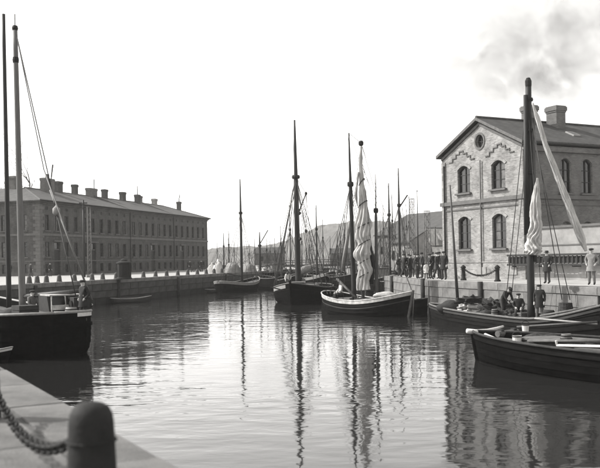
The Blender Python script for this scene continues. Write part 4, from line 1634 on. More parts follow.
def deck_gear(b, n, t0, t1, seed, who):
    r = random.Random(seed)
    kinds = ['coil', 'plank', 'heap', 'keg']
    nm_ = ['stern', 'after part', 'middle', 'fore part', 'bow']
    cnt = {}
    for k in range(n):
        t = t0 + (t1 - t0) * (k + 0.5) / n
        y = r.uniform(-0.45, 0.45) * b.w(t)
        p = mw(b.root) @ Vector((-b.L / 2 + b.L * t, y, b.dz(t) + 0.03))
        kd = kinds[k % 4]
        where = ('port' if y > 0 else 'starboard') + ' side, ' + ['first', 'second', 'third', 'fourth', 'fifth', 'sixth', 'seventh', 'eighth', 'ninth', 'tenth', 'eleventh', 'twelfth'][k] + ' item from the stern'
        if kd == 'coil':
            coil('rope_coil', 'rope coil on %s, %s' % (who, where), p, r.uniform(0.18, 0.28), 3, r.choice(['rope', 'rope_pale']))
        elif kd == 'plank':
            a_ = r.uniform(-0.15, 0.15) + b.root.rotation_euler.z
            L_ = min(1.7, b.L * 0.16)
            o = MB().box((0, 0, 0.06), (L_, 0.2, 0.06)).box((0.1, 0.12, 0.12), (L_ * 0.9, 0.18, 0.05), rz=0.1).build('loose_planks', 'wood_mid')
            o.location = p
            o.rotation_euler = (0, 0, a_)
            tag(o, 'loose planks on %s, %s' % (who, where), 'planks')
        elif kd == 'heap':
            tag(lump(p, (r.uniform(0.6, 1.0), r.uniform(0.5, 0.8), r.uniform(0.3, 0.5)), seed=seed + k, yaw=k, rough=0.4, freq=3, seg=22, rings=12, name='cloth_heap', m=r.choice(['tarp_dark', 'canvas_grey', 'net'])), 'crumpled cloth heap on %s, %s' % (who, where), 'cloth')
        else:
            barrel('keg', 'small keg on %s, %s' % (who, where), p, 0.45, 0.18, r.choice(['wood_dark', 'wood_mid', 'paint_grey']))


deck_gear(b3, 10, 0.1, 0.92, 51, 'the white banded boat')
deck_gear(b2, 8, 0.3, 0.95, 52, 'the dark sloop')
deck_gear(b4, 9, 0.3, 0.9, 53, 'the cargo barge')
deck_gear(b5, 10, 0.3, 0.9, 54, 'the nearest boat')
deck_gear(b1, 7, 0.05, 0.4, 55, 'the big left vessel')


# ------------------------------------------------------------------ farther vessels
def far_boat(label, px, D, heading, L, B, zm, masts, hull='hull_black', name='moored_sailing_boat', group='far moored sailing boats', house=False, booms=True, gaff=None, white=False):
    p = XY(px, D, 0)
    b = Boat(name, label, 'sailing boat', p, heading, L, B, zm + 0.35, zm, zm + 0.6, draft=0.5, stern=3, tm=0.45, bulwark=0.3, n=18, group=group)
    b.hull(hull, strakes=5, lap=0.02)
    b.deck()
    b.rail('paint_grey' if white else 'wood_mid', 0.05)
    if white:
        b.strip('gunwale_band', 'paint_grey', 0.25, 0.02, 0.03)
    for k, (mx, ty, r, tilt) in enumerate(masts):
        foot = b.inv @ XY(mx + tilt, D, 0)
        foot = Vector((max(-L * 0.42, min(L * 0.42, foot.x)), 0.0, zm - 0.3))
        Dm = (mw(b.root) @ foot).y
        fpx = None
        top = b.lp(mx, ty, Dm)
        # mast foot straight below its head, give or take the lean
        foot = Vector((top.x, top.y, zm - 0.3)) if abs(top.y) < B * 0.45 and abs(top.x) < L * 0.46 else Vector((max(-L * 0.44, min(L * 0.44, top.x)), max(-B * 0.42, min(B * 0.42, top.y)), zm - 0.3))
        b.mast(foot, top, r, r * 0.45, 'mast_dark' if r > 0.1 else 'mast_wood', seg=12, n=7, step=0.68)
        h = foot.lerp(top, 0.68)
        t = foot.x / L + 0.5
        b.shrouds(h, min(0.85, max(0.15, t)), n=3, spread=1.6, r=0.022, ratlines=D < 110)
        b.rope(h, b.pt(1, b.zb, 1), 0.015)
        b.rope(top, b.pt(0, b.zs, 1) + Vector((0.1, 0, 0)), 0.012)
        if booms:
            bar(foot + Vector((-0.2, 0, 1.1)), foot + Vector((-min(L * 0.4, 3.5), 0.2, 1.5)), 0.07, 'boom', 'mast_dark', b.root)
    if gaff:
        (x0, y0), (x1, y1) = gaff
        bar(b.lp(x0, y0, D), b.lp(x1, y1, D), 0.07, 'gaff', 'mast_dark', b.root)
    if house:
        MB().box((-L * 0.2, 0, zm + 0.5), (1.8, B * 0.6, 1.3)).build('cabin', 'paint_grey', b.root)
        MB().box((-L * 0.2, 0, zm + 1.19), (2.1, B * 0.7, 0.1)).build('cabin_roof', 'wood_mid', b.root)
    return b


far_boat('single-masted barge with a tall two-piece mast moored at the left quay end', 240, 101, (0.35, 0.93), 11, 3.4, 1.0, [(240, 179, 0.19, 0)], white=True)
far_boat('pair of close bare masts on a boat beyond the left building corner', 226.5, 150, (0.8, 0.6), 8, 2.6, 1.6, [(223.5, 233, 0.14, 0), (228.5, 231, 0.14, 0)])
far_boat('small faint boat with a thin mast nearest the left building end', 217.5, 170, (0.9, 0.4), 7, 2.4, 1.6, [(217, 239, 0.07, 0)])
far_boat('black hulled boat with a stout mast and raised gaff left of the dark sloop', 262, 122, (-0.75, -0.66), 11, 3.6, 1.9, [(259.5, 232, 0.2, 0), (266.5, 238, 0.09, 0)], house=True, gaff=((260.5, 243), (268, 230)))
far_boat('boat with two thin masts close behind the dark sloop at its left', 277, 108, (0.5, -0.86), 10, 3.0, 1.3, [(280.5, 226, 0.10, 0), (274.5, 238, 0.07, 0)])
far_boat('boat with one slim mast directly behind the dark sloop mast', 291, 98, (0.15, -0.98), 9, 3.0, 1.3, [(289.5, 205, 0.10, 0)])
far_boat('boat with one slender dark mast between the sloop and the white sail', 316, 105, (0.25, -0.96), 9, 3.0, 1.3, [(316, 205, 0.13, 0)], white=True)
far_boat('boat with two short masts left of the white sail near the far pier', 333, 125, (0.9, -0.4), 9, 3.0, 1.3, [(330, 236, 0.08, 0), (337, 231, 0.08, 0)])
far_boat('boat with a tall pointed mast nearest the right quay corner', 384, 88, (0.1, -0.99), 11, 3.2, 1.4, [(388.5, 183, 0.15, 0)], house=True)
far_boat('boat with a thin mast just right of the white sail', 379, 100, (-0.2, -0.97), 9, 2.9, 1.3, [(383, 205, 0.08, 0)])
far_boat('boat with the tallest mast and short gaff behind the right quay corner', 397.5, 84, (0.12, -0.99), 10, 3.0, 1.3, [(398.3, 168, 0.15, 0)], gaff=((399, 208), (407.5, 195)))
far_boat('two-masted boat moored behind the group of men', 408, 98, (0.1, -0.99), 12, 3.0, 1.4, [(409, 195, 0.10, 0), (404, 214, 0.08, 0)])
far_boat('distant boat with pale stern and low mast below the hill', 350, 140, (0.4, -0.9), 8, 2.8, 1.2, [(347, 238, 0.07, 0)], white=True)
far_boat('distant boat with one mast beside the white sail foot', 369, 132, (0.3, -0.9), 8, 2.8, 1.2, [(370, 228, 0.08, 0)])

for px, D, h_, L_, zm_, ms_, lab in (
        (301, 135, (0.6, -0.8), 9, 1.4, [(301.5, 226, 0.09, 0), (306, 236, 0.07, 0)], 'boat with two low masts right behind the dark sloop mast'),
        (310, 150, (-0.7, -0.7), 9, 1.5, [(309, 232, 0.09, 0)], 'far boat with one mast in front of the left slope of the hill'),
        (323, 118, (0.3, -0.95), 9, 1.4, [(322.5, 219, 0.09, 0)], 'boat with a slim mast a little left of the leaning pale spar'),
        (341, 110, (0.5, -0.86), 9, 1.3, [(340, 224, 0.08, 0), (344, 214, 0.09, 0)], 'two-masted boat directly behind the leaning pale spar'),
        (358, 118, (0.2, -0.97), 9, 1.3, [(356.5, 216, 0.08, 0)], 'boat hidden behind the white sail with only its mast showing'),
        (382, 118, (0.3, -0.95), 9, 1.5, [(380, 219, 0.09, 0)], 'boat with a short mast behind the mast right of the white sail'),
        (392, 105, (0.1, -0.99), 10, 1.5, [(391.8, 194, 0.10, 0), (395, 218, 0.07, 0)], 'two-masted boat between the two tall masts at the quay corner'),
        (404, 112, (0.1, -0.99), 10, 1.5, [(402.5, 206, 0.08, 0), (406, 203, 0.07, 0)], 'boat with twin thin masts behind the left end of the men'),
        (250, 140, (0.7, -0.7), 9, 1.6, [(249, 244, 0.08, 0), (254.5, 238, 0.08, 0)], 'far boat with two stubby masts right of the tall barge mast'),
        (271, 145, (0.6, -0.8), 9, 1.6, [(270, 241, 0.07, 0), (284, 236, 0.08, 0)], 'far boat with two thin masts below the low hill left of the sloop'),
        (234, 165, (0.8, -0.6), 9, 1.6, [(234, 240, 0.07, 0)], 'faint far boat with one mast just left of the tall barge mast')):
    far_boat(lab, px, D, h_, L_, 2.9, zm_, ms_, house=(int(px) % 2 == 0), white=(int(px) % 3 == 0))

# far pier with sheds across the harbour mouth
pier = thing('timber_pier', 'long low dark timber pier with railing across the harbour mouth', 'pier', (0, 0, 0))
pa, pb = XY(268, 190, 0), XY(392, 185, 0)
d_ = (pb - pa).normalized()
L_p = (pb - pa).length
mid = (pa + pb) / 2
rzp = math.atan2(d_.y, d_.x)
MB().box((mid.x, mid.y, 2.35), (L_p, 4.0, 0.45), rz=rzp).build('deck', 'wood_dark', pier)
for z in (3.1, 3.55):
    MB().box((mid.x + d_.y * 1.8, mid.y - d_.x * 1.8, z), (L_p, 0.1, 0.14), rz=rzp).build('handrail', 'wood_dark', pier)
k = 0
while k * 2.0 < L_p:
    q = pa + d_ * (k * 2.0)
    MB().box((q.x + d_.y * 1.8, q.y - d_.x * 1.8, 3.05), (0.14, 0.14, 1.1), rz=rzp).build('railing_post', 'wood_dark', pier)
    if k % 2 == 0:
        bar((q.x + d_.y * 1.6, q.y - d_.x * 1.6, -1), (q.x + d_.y * 1.6, q.y - d_.x * 1.6, 2.2), 0.2, 'pile', 'wood_dark', pier)
    k += 1


def shed(label, px, D, w, d, h, rh, rz, mw_='shed_wood', mr_='slate', name='quay_shed', cat='shed', nwin=2, z=QZ):
    p = XY(px, D, z)
    t = thing(name, label, cat, p, rz)
    MB().prism([(-w / 2, -d / 2, 0), (w / 2, -d / 2, 0), (w / 2, d / 2, 0), (-w / 2, d / 2, 0)], (0, 0, h)).build('wall', mw_, t)
    for sy in (-1, 1):
        MB().prism([(-w / 2 - .3, 0, h + rh), (-w / 2 - .3, sy * (d / 2 + .35), h - 0.1), (w / 2 + .3, sy * (d / 2 + .35), h - 0.1), (w / 2 + .3, 0, h + rh)], (0, 0, 0.15)).build('roof', mr_, t, fix=True)
    for sx in (-1, 1):
        MB().prism([(sx * w / 2, -d / 2, h), (sx * w / 2, d / 2, h), (sx * w / 2, 0, h + rh)], (-sx * 0.1, 0, 0)).build('gable', mw_, t, fix=True)
    for k in range(nwin):
        x = -w / 2 + w * (k + 0.5) / nwin
        f = MB().box((x, -d / 2 - 0.02, h * 0.55), (0.9, 0.08, 1.2)).build('window', 'trim', t)
        MB().box((x, -d / 2 - 0.065, h * 0.55), (0.75, 0.02, 1.05)).build('pane', 'window_glass', f)
    MB().box((0, -d / 2 - 0.03, min(1.1, h * 0.45)), (1.0, 0.07, min(2.1, h * 0.85))).build('door', 'wood_dark', t)
    return t


shed('low timber shed on the far pier left of the dark sloop mast', 270, 189, 6, 3.4, 2.6, 1.2, rzp, nwin=2, z=2.58)
shed('small dark hut on the far pier behind the white leaning spar', 341, 187, 4, 3, 2.3, 1.0, rzp, nwin=1, z=2.58)
# warehouses behind the men on the right
shed('long grey warehouse with a dark sloping roof left of the gabled house', 445, 121, 17, 12, 4.9, 3.1, R(-62), 'brick_side', 'slate', 'warehouse', 'warehouse', nwin=6)
shed('low shed with pale wall below the warehouse roof behind the men', 416, 104, 6.0, 4.5, 3.4, 1.4, R(-70), 'render_pale', 'slate', 'quay_shed', 'shed', nwin=2)
# white awnings and washing seen between warehouse and house
aw = [(431, 90, 245, 228, 0.30, 'upper white awning between the warehouse and the gabled house'), (441, 82, 240, 228, 0.34, 'white sheet hung high against the gabled house corner'), (438, 80, 259, 246, 0.4, 'lower white awning just above the heads of the men'), (408, 95, 259, 248, 0.24, 'small white sheet hung between masts left of the men')]
for i, (px, D, yb, yt, hw, lab) in enumerate(aw):
    pt_, pb_ = A(px, yt, D), A(px, yb, D)
    t = thing('white_awning', lab, 'awning', (pt_.x, pt_.y, QZ), 0.2)
    h0, h1 = pb_.z - QZ, pt_.z - QZ
    ww = hw * 3.4
    vs, fs = [], []
    nx_, nz_ = 10, 6
    for j in range(nz_ + 1):
        for k in range(nx_ + 1):
            x = -ww / 2 + ww * k / nx_
            vs.append((x, -0.9 * (1 - j / nz_) + 0.12 * math.sin(k * 1.9 + j) * (1 - j / nz_), h0 + (h1 - h0) * j / nz_ - 0.1 * math.sin(math.pi * k / nx_)))
    for j in range(nz_):
        for k in range(nx_):
            a_ = j * (nx_ + 1) + k
            fs.append((a_, a_ + 1, a_ + nx_ + 2, a_ + nx_ + 1))
    MB().add(vs, fs).build('cloth', 'canvas', t, smooth=True)
    for sx in (-1, 1):
        bar((sx * ww / 2, 0.02, 0), (sx * ww / 2, 0.02, h1 + 0.1), 0.05, 'post', 'wood_dark', t)
    bar((-ww / 2, 0.02, h1), (ww / 2, 0.02, h1), 0.04, 'rail', 'wood_dark', t)


def lattice(label, px, D, ytop, w0=0.5, w1=0.3, name='lattice_mast', m='iron', cat='lattice mast', z=QZ):
    p = XY(px, D, z)
    t = thing(name, label, cat, p, 0.3)
    H = A(px, ytop, D).z - z
    cs = [(-1, -1), (1, -1), (1, 1), (-1, 1)]
    for a_, c in cs:
        bar((a_ * w0 / 2, c * w0 / 2, 0), (a_ * w1 / 2, c * w1 / 2, H), 0.03, 'leg', m, t, n=5)
    mb = MB()
    k = 0
    zz = 0.0
    while zz < H - 0.6:
        f0, f1 = zz / H, min(1, (zz + 0.55) / H)
        r0_, r1_ = (w0 + (w1 - w0) * f0) / 2, (w0 + (w1 - w0) * f1) / 2
        for q in range(4):
            a_, c = cs[q], cs[(q + 1) % 4]
            if k % 2:
                a_, c = c, a_
            mb.tube([(a_[0] * r0_, a_[1] * r0_, f0 * H), (c[0] * r1_, c[1] * r1_, f1 * H)], 0.02, 4)
        zz += 0.55
        k += 1
    mb.build('bracing', m, t)
    MB().box((0, 0, 0.1), (w0 + 0.3, w0 + 0.3, 0.2)).build('base', 'stone', t)
    MB().box((0, 0, H), (w1 + 0.1, w1 + 0.1, 0.06)).build('cap', m, t)
    return t


lattice('slim pale lattice mast on the left quay before the long building', 90, 93, 207, 0.42, 0.32, m='trim')
lattice('lattice mast behind the men, left one of the pair', 413, 92, 199, 0.5, 0.35, m='trim')
lattice('lattice mast behind the men, right one of the pair', 428, 86, 211, 0.5, 0.4, m='trim')
p = XY(84.5, 95)
pole = thing('wooden_pole', 'dark wooden pole beside the lattice mast before the long building', 'pole', p)
bar((0, 0, 0), (0, 0, A(84.5, 200, 95).z - QZ), 0.14, 'shaft', 'mast_dark', pole, r2=0.10, n=8)
MB().box((0, 0, A(84.5, 203, 95).z - QZ), (0.9, 0.12, 0.12)).build('cross_arm', 'mast_dark', pole)
MB().box((0, 0, A(84.5, 207, 95).z - QZ), (0.7, 0.12, 0.12)).build('cross_arm', 'mast_dark', pole)
p = XY(418.5, 88)
pole = thing('flag_pole', 'thin bare flag pole between the two lattice masts', 'pole', p)
bar((0, 0, 0), (0, 0, A(418.5, 191, 88).z - QZ), 0.09, 'shaft', 'mast_dark', pole, r2=0.03, n=8)
MB().lathe([(0.02, -.08), (0.08, 0), (0.02, .08)], 8, (0, 0, A(418.5, 191, 88).z - QZ)).build('finial', 'iron', pole)

# ------------------------------------------------------------------ left quay furniture
hydr = XY(124.2, 76.5)
col = thing('advertising_column', 'dark round kiosk column standing at the left quay edge', 'kiosk', lq(hydr.y + 1.2, 0.95) * 1 + Vector((0, 0, QZ)))
q = XY(124.2, 79.0)
col.location = q
MB().lathe([(0.72, 0), (0.72, 0.12), (0.64, 0.18), (0.64, 1.42), (0.70, 1.46), (0.70, 1.56), (0.62, 1.60), (0.3, 1.72), (0.05, 1.78)], 24).build('body', 'iron', col)
for k in range(12):
    a_ = 2 * math.pi * k / 12
    MB().box((0.645 * math.cos(a_), 0.645 * math.sin(a_), 0.8), (0.03, 0.06, 1.22), rz=a_).build('rib', 'iron', col)
for zz in (0.5, 1.1):
    MB().lathe([(0.655, -0.03), (0.655, 0.03)], 24, (0, 0, zz)).build('band', 'iron', col)
MB().lathe([(0.34, 0), (0.34, 0.1), (0.1, 0.22)], 12, (0, 0, 1.70)).build('cap', 'iron', col)

BOLL = None


def bollard(label, p, group, h=0.62, r=0.21, m='granite', name='quay_bollard'):
    t = thing(name, label, 'bollard', p, 0, group)
    MB().lathe([(r, 0), (r * 0.96, h * 0.3), (r * 0.82, h * 0.75), (r * 0.62, h * 0.92), (r * 0.3, h), (0.01, h + 0.01)], 12).build('post', m, t, smooth=True)
    MB().lathe([(r * 1.15, 0), (r * 1.15, 0.06), (r, 0.09)], 12).build('foot', m, t)
    return t


proto = bollard('stone bollard in the row along the left quay edge', (0, 0, 0), 'stone bollards along the left quay', 0.62, 0.22, 'stone_dark')
first = True
nb = 0
ORD = 'first second third fourth fifth sixth seventh eighth ninth tenth eleventh twelfth thirteenth fourteenth fifteenth sixteenth seventeenth'.split()
for px in (29, 37, 46, 59, 74, 92, 102.5, 116, 143, 155.5, 166.5, 177.5, 187.5, 197, 206, 214, 221.5):
    # meet of the sight line with the line 0.7 m inside the edge
    best, bd = None, 1e9
    for k in range(1200):
        D = 50 + k * 0.08
        p = lq(D, 0.75)
        x = HX + F * (p.x / p.y)
        x = x + math.tan(ROLL) * 18 * 0
        if abs(x - px) < bd:
            bd, best = abs(x - px), p
    t = proto if first else copy_tree(proto)
    first = False
    t.location = (best.x, best.y, QZ)
    t['label'] = ORD[nb] + ' stone bollard from the left along the left quay edge'
    nb += 1
# iron posts with chain on the right quay
posts = []
for px, D, lab in ((463.5, 55.0, 'left iron chain post before the gabled house'), (497.5, 51.0, 'right iron chain post before the gabled house')):
    p = XY(px, D)
    t = thing('chain_post', lab, 'post', p, 0, 'iron chain posts on the right quay')
    MB().lathe([(0.2, 0), (0.2, 0.08), (0.13, 0.14), (0.12, 0.75), (0.17, 0.80), (0.17, 0.86), (0.12, 0.93), (0.02, 1.0)], 12).build('shaft', 'iron', t, smooth=True)
    MB().tube([(0.17 * math.cos(a_), 0.17 * math.sin(a_), 0.70) for a_ in [2 * math.pi * k / 12 for k in range(13)]], 0.025, 5).build('ring', 'iron', t)
    posts.append(p)


def chain(name, label, p, q, sag, link=0.16, r=0.018, m='iron'):
    t = thing(name, label, 'chain', p)
    d = Vector(q) - Vector(p)
    n = int(d.length / (link * 0.72))
    proto_ = None
    for k in range(n):
        u = (k + 0.5) / n
        c = d * u
        c.z -= sag * 4 * u * (1 - u)
        tg = Vector((d.x, d.y, d.z - sag * 4 * (1 - 2 * u))).normalized()
        if proto_ is None:
            pts = []
            for j in range(13):
                a_ = 2 * math.pi * j / 12
                pts.append((link / 2 * math.cos(a_), link * 0.30 * math.sin(a_), 0))
            o = MB().tube(pts, r, 6).build('link', m, t, smooth=True)
            proto_ = o
        else:
            o = copy_part(proto_, t)
        o.location = c
        rot = tg.to_track_quat('X', 'Z').to_matrix() @ Matrix.Rotation(R(90) * (k % 2) + 0.4, 3, 'X')
        o.rotation_euler = rot.to_euler()
    return t


chain('iron_chain', 'thin iron chain slung between the two posts before the gabled house', posts[0] + Vector((0, 0, 0.78)), posts[1] + Vector((0, 0, 0.78)), 0.45, 0.22, 0.022)

# near stone post with its chain
NP = Vector((-1.245, 5.0, QZ - 0.01))
t = thing('mooring_post', 'big dark rounded stone mooring post on the near quay', 'mooring post', NP)
MB().lathe([(0.150, 0), (0.148, 0.2), (0.137, 0.45), (0.132, 0.575), (0.125, 0.625), (0.105, 0.665), (0.07, 0.688), (0.03, 0.697), (0.004, 0.70)], 32).build('post', 'iron', t, smooth=True)
MB().tube([(0.144 * math.cos(a_), 0.144 * math.sin(a_), 0.47) for a_ in [2 * math.pi * k / 24 for k in range(25)]], 0.007, 8).build('ring', 'iron', t, smooth=True)
q2 = NP + FQD * 3.9
t2 = copy_tree(t)
t2.location = q2
t2['label'] = 'second dark stone mooring post farther along the near quay, at the left edge'
chain('iron_chain', 'heavy iron chain hanging from the near stone mooring post', NP + FQD * 0.145 + Vector((0, 0, 0.49)), q2 - FQD * 0.15 + Vector((0, 0, 0.52)), 0.36, 0.13, 0.017)

# white covered loads and tents at the end of the left quay
for i, (px, D, w_, h_, lab, mm) in enumerate(((212.5, 112, 1.7, 1.2, 'leftmost white canvas covered load on the left quay end', 'canvas'), (218, 110, 1.3, 1.5, 'white canvas covered load right of the leftmost one on the left quay', 'canvas'), (232, 112, 1.9, 1.3, 'grey canvas covered load on the left quay behind the tall mast', 'canvas_grey'), (247, 118, 2.0, 1.1, 'low canvas covered load at the right end of the left quay', 'canvas_grey'))):
    p = XY(px, D)
    t = thing('covered_load', lab, 'covered load', p, 0.3 * i)
    vs, fs = [], []
    nn = 12
    for j in range(5):
        y = -1.0 + 0.5 * j
        for k in range(nn + 1):
            u = k / nn
            x = (u - 0.5) * w_ * (1 + 0.06 * nz(j, k * 0.7, i))
            z = h_ * (1 - abs(2 * u - 1) ** 2.2) * (1 + 0.5 * nz(j * 0.9 + i * 3, u * 5)) * (0.8 if j in (0, 4) else 1)
            vs.append((x, y, max(0, z)))
    for j in range(4):
        for k in range(nn):
            a_ = j * (nn + 1) + k
            fs.append((a_, a_ + 1, a_ + nn + 2, a_ + nn + 1))
    fs.append(tuple(range(nn, -1, -1)))
    fs.append(tuple(4 * (nn + 1) + k for k in range(nn + 1)))
    MB().add(vs, fs).build('canvas', mm, t, smooth=True)
    for y in (-0.6, 0.6):
        MB().tube([((u - 0.5) * w_ * 1.04, y, 0.02 + h_ * 1.03 * max(0, 1 - abs(2 * u - 1) ** 2.2)) for u in [k / 10 for k in range(11)]], 0.025, 4).build('lashing', 'rope', t)
# handcart on the left street
for i, (px, D, lab) in enumerate(((197.5, 128, 'dark handcart standing before the far end of the long building'),)):
    p = XY(px, D)
    t = thing('handcart', lab, 'cart', p, 1.2)
    MB().box((0, 0, 0.85), (2.0, 1.0, 0.45)).build('body', 'wood_dark', t)
    for sy in (-1, 1):
        wv = MB().tube([(0.55 * math.cos(a_), sy * 0.6, 0.58 + 0.55 * math.sin(a_)) for a_ in [2 * math.pi * k / 16 for k in range(17)]], 0.05, 5).build('wheel', 'wood_dark', t)
        for k in range(4):
            a_ = math.pi * k / 4
            bar((0.53 * math.cos(a_), sy * 0.6, 0.58 + 0.53 * math.sin(a_)), (-0.53 * math.cos(a_), sy * 0.6, 0.58 - 0.53 * math.sin(a_)), 0.025, 'spoke', 'wood_dark', wv)
        bar((1.0, sy * 0.4, 0.9), (2.3, sy * 0.4, 0.75), 0.04, 'shaft', 'wood_dark', t)

# ------------------------------------------------------------------ people
BONES = ['pelvis', 'spine', 'chest', 'neck', 'head0', 'head1', 'shL', 'elL', 'wrL', 'haL', 'fiL', 'shR', 'elR', 'wrR', 'haR', 'fiR', 'hiL', 'knL', 'anL', 'toL', 'hiR', 'knR', 'anR', 'toR', 'thL', 'thR']
EDGES = [('pelvis', 'spine'), ('spine', 'chest'), ('chest', 'neck'), ('neck', 'head0'), ('head0', 'head1'), ('chest', 'shL'), ('shL', 'elL'), ('elL', 'wrL'), ('wrL', 'haL'), ('haL', 'fiL'), ('haL', 'thL'),
         ('chest', 'shR'), ('shR', 'elR'), ('elR', 'wrR'), ('wrR', 'haR'), ('haR', 'fiR'), ('haR', 'thR'), ('pelvis', 'hiL'), ('hiL', 'knL'), ('knL', 'anL'), ('anL', 'toL'), ('pelvis', 'hiR'), ('hiR', 'knR'), ('knR', 'anR'), ('anR', 'toR')]
RAD = dict(pelvis=(.17, .13), spine=(.17, .125), chest=(.185, .13), neck=(.065, .065), head0=(.082, .095), head1=(.075, .085), sh=(.085, .085), el=(.062, .062), wr=(.045, .045), ha=(.045, .03), fi=(.03, .018), th=(.018, .018), hi=(.11, .11), kn=(.082, .085), an=(.058, .062), to=(.045, .035))


def pose(kind):
    J = dict(pelvis=(0, 0, .97), spine=(0, .01, 1.15), chest=(0, .01, 1.36), neck=(0, .015, 1.51), head0=(0, .03, 1.59), head1=(0, .025, 1.69))
    for s, k in (('L', -1), ('R', 1)):
        J.update({'sh' + s: (k * .19, 0, 1.43), 'el' + s: (k * .25, -.03, 1.16), 'wr' + s: (k * .24, .08, .93), 'ha' + s: (k * .235, .10, .86), 'fi' + s: (k * .23, .12, .77), 'th' + s: (k * .20, .14, .83),
                  'hi' + s: (k * .10, 0, .92), 'kn' + s: (k * .11, .03, .50), 'an' + s: (k * .12, -.01, .09), 'to' + s: (k * .14, .14, .04)})
    if kind == 'pockets':
        for s, k in (('L', -1), ('R', 1)):
            J.update({'el' + s: (k * .31, -.08, 1.18), 'wr' + s: (k * .22, .08, 1.0), 'ha' + s: (k * .18, .11, .95), 'fi' + s: (k * .15, .12, .89), 'th' + s: (k * .17, .15, .95)})
    elif kind == 'stride':
        J.update(knL=(-.11, .2, .53), anL=(-.11, .22, .10), toL=(-.12, .36, .06), knR=(.11, -.06, .5), anR=(.12, -.28, .12), toR=(.13, -.15, .05), elL=(-.26, -.12, 1.17), wrL=(-.24, -.06, .93), haL=(-.24, -.04, .86), fiL=(-.23, -.02, .78), thL=(-.21, 0, .83), wrR=(.24, .18, .97), haR=(.23, .22, .91), fiR=(.22, .26, .84), thR=(.2, .26, .89))
    elif kind == 'point':
        J.update(elR=(.30, .22, 1.36), wrR=(.28, .46, 1.40), haR=(.28, .54, 1.41), fiR=(.28, .63, 1.41), thR=(.24, .56, 1.44))
    elif kind == 'bend':
        J.update(spine=(0, .12, 1.13), chest=(0, .27, 1.27), neck=(0, .38, 1.36), head0=(0, .45, 1.41), head1=(0, .51, 1.48))
        for s, k in (('L', -1), ('R', 1)):
            J.update({'sh' + s: (k * .19, .31, 1.32), 'el' + s: (k * .24, .38, 1.06), 'wr' + s: (k * .18, .52, .88), 'ha' + s: (k * .16, .56, .82), 'fi' + s: (k * .14, .6, .74), 'th' + s: (k * .12, .6, .82), 'kn' + s: (k * .12, .10, .5)})
    elif kind == 'sit':
        for n_ in list(J):
            x, y, z = J[n_]
            J[n_] = (x, y, z - .47)
        for s, k in (('L', -1), ('R', 1)):
            J.update({'kn' + s: (k * .13, .44, .50), 'an' + s: (k * .13, .42, .09), 'to' + s: (k * .14, .56, .04), 'el' + s: (k * .27, .06, .70), 'wr' + s: (k * .16, .28, .58), 'ha' + s: (k * .12, .35, .57), 'fi' + s: (k * .09, .42, .55), 'th' + s: (k * .08, .36, .61)})
    return J


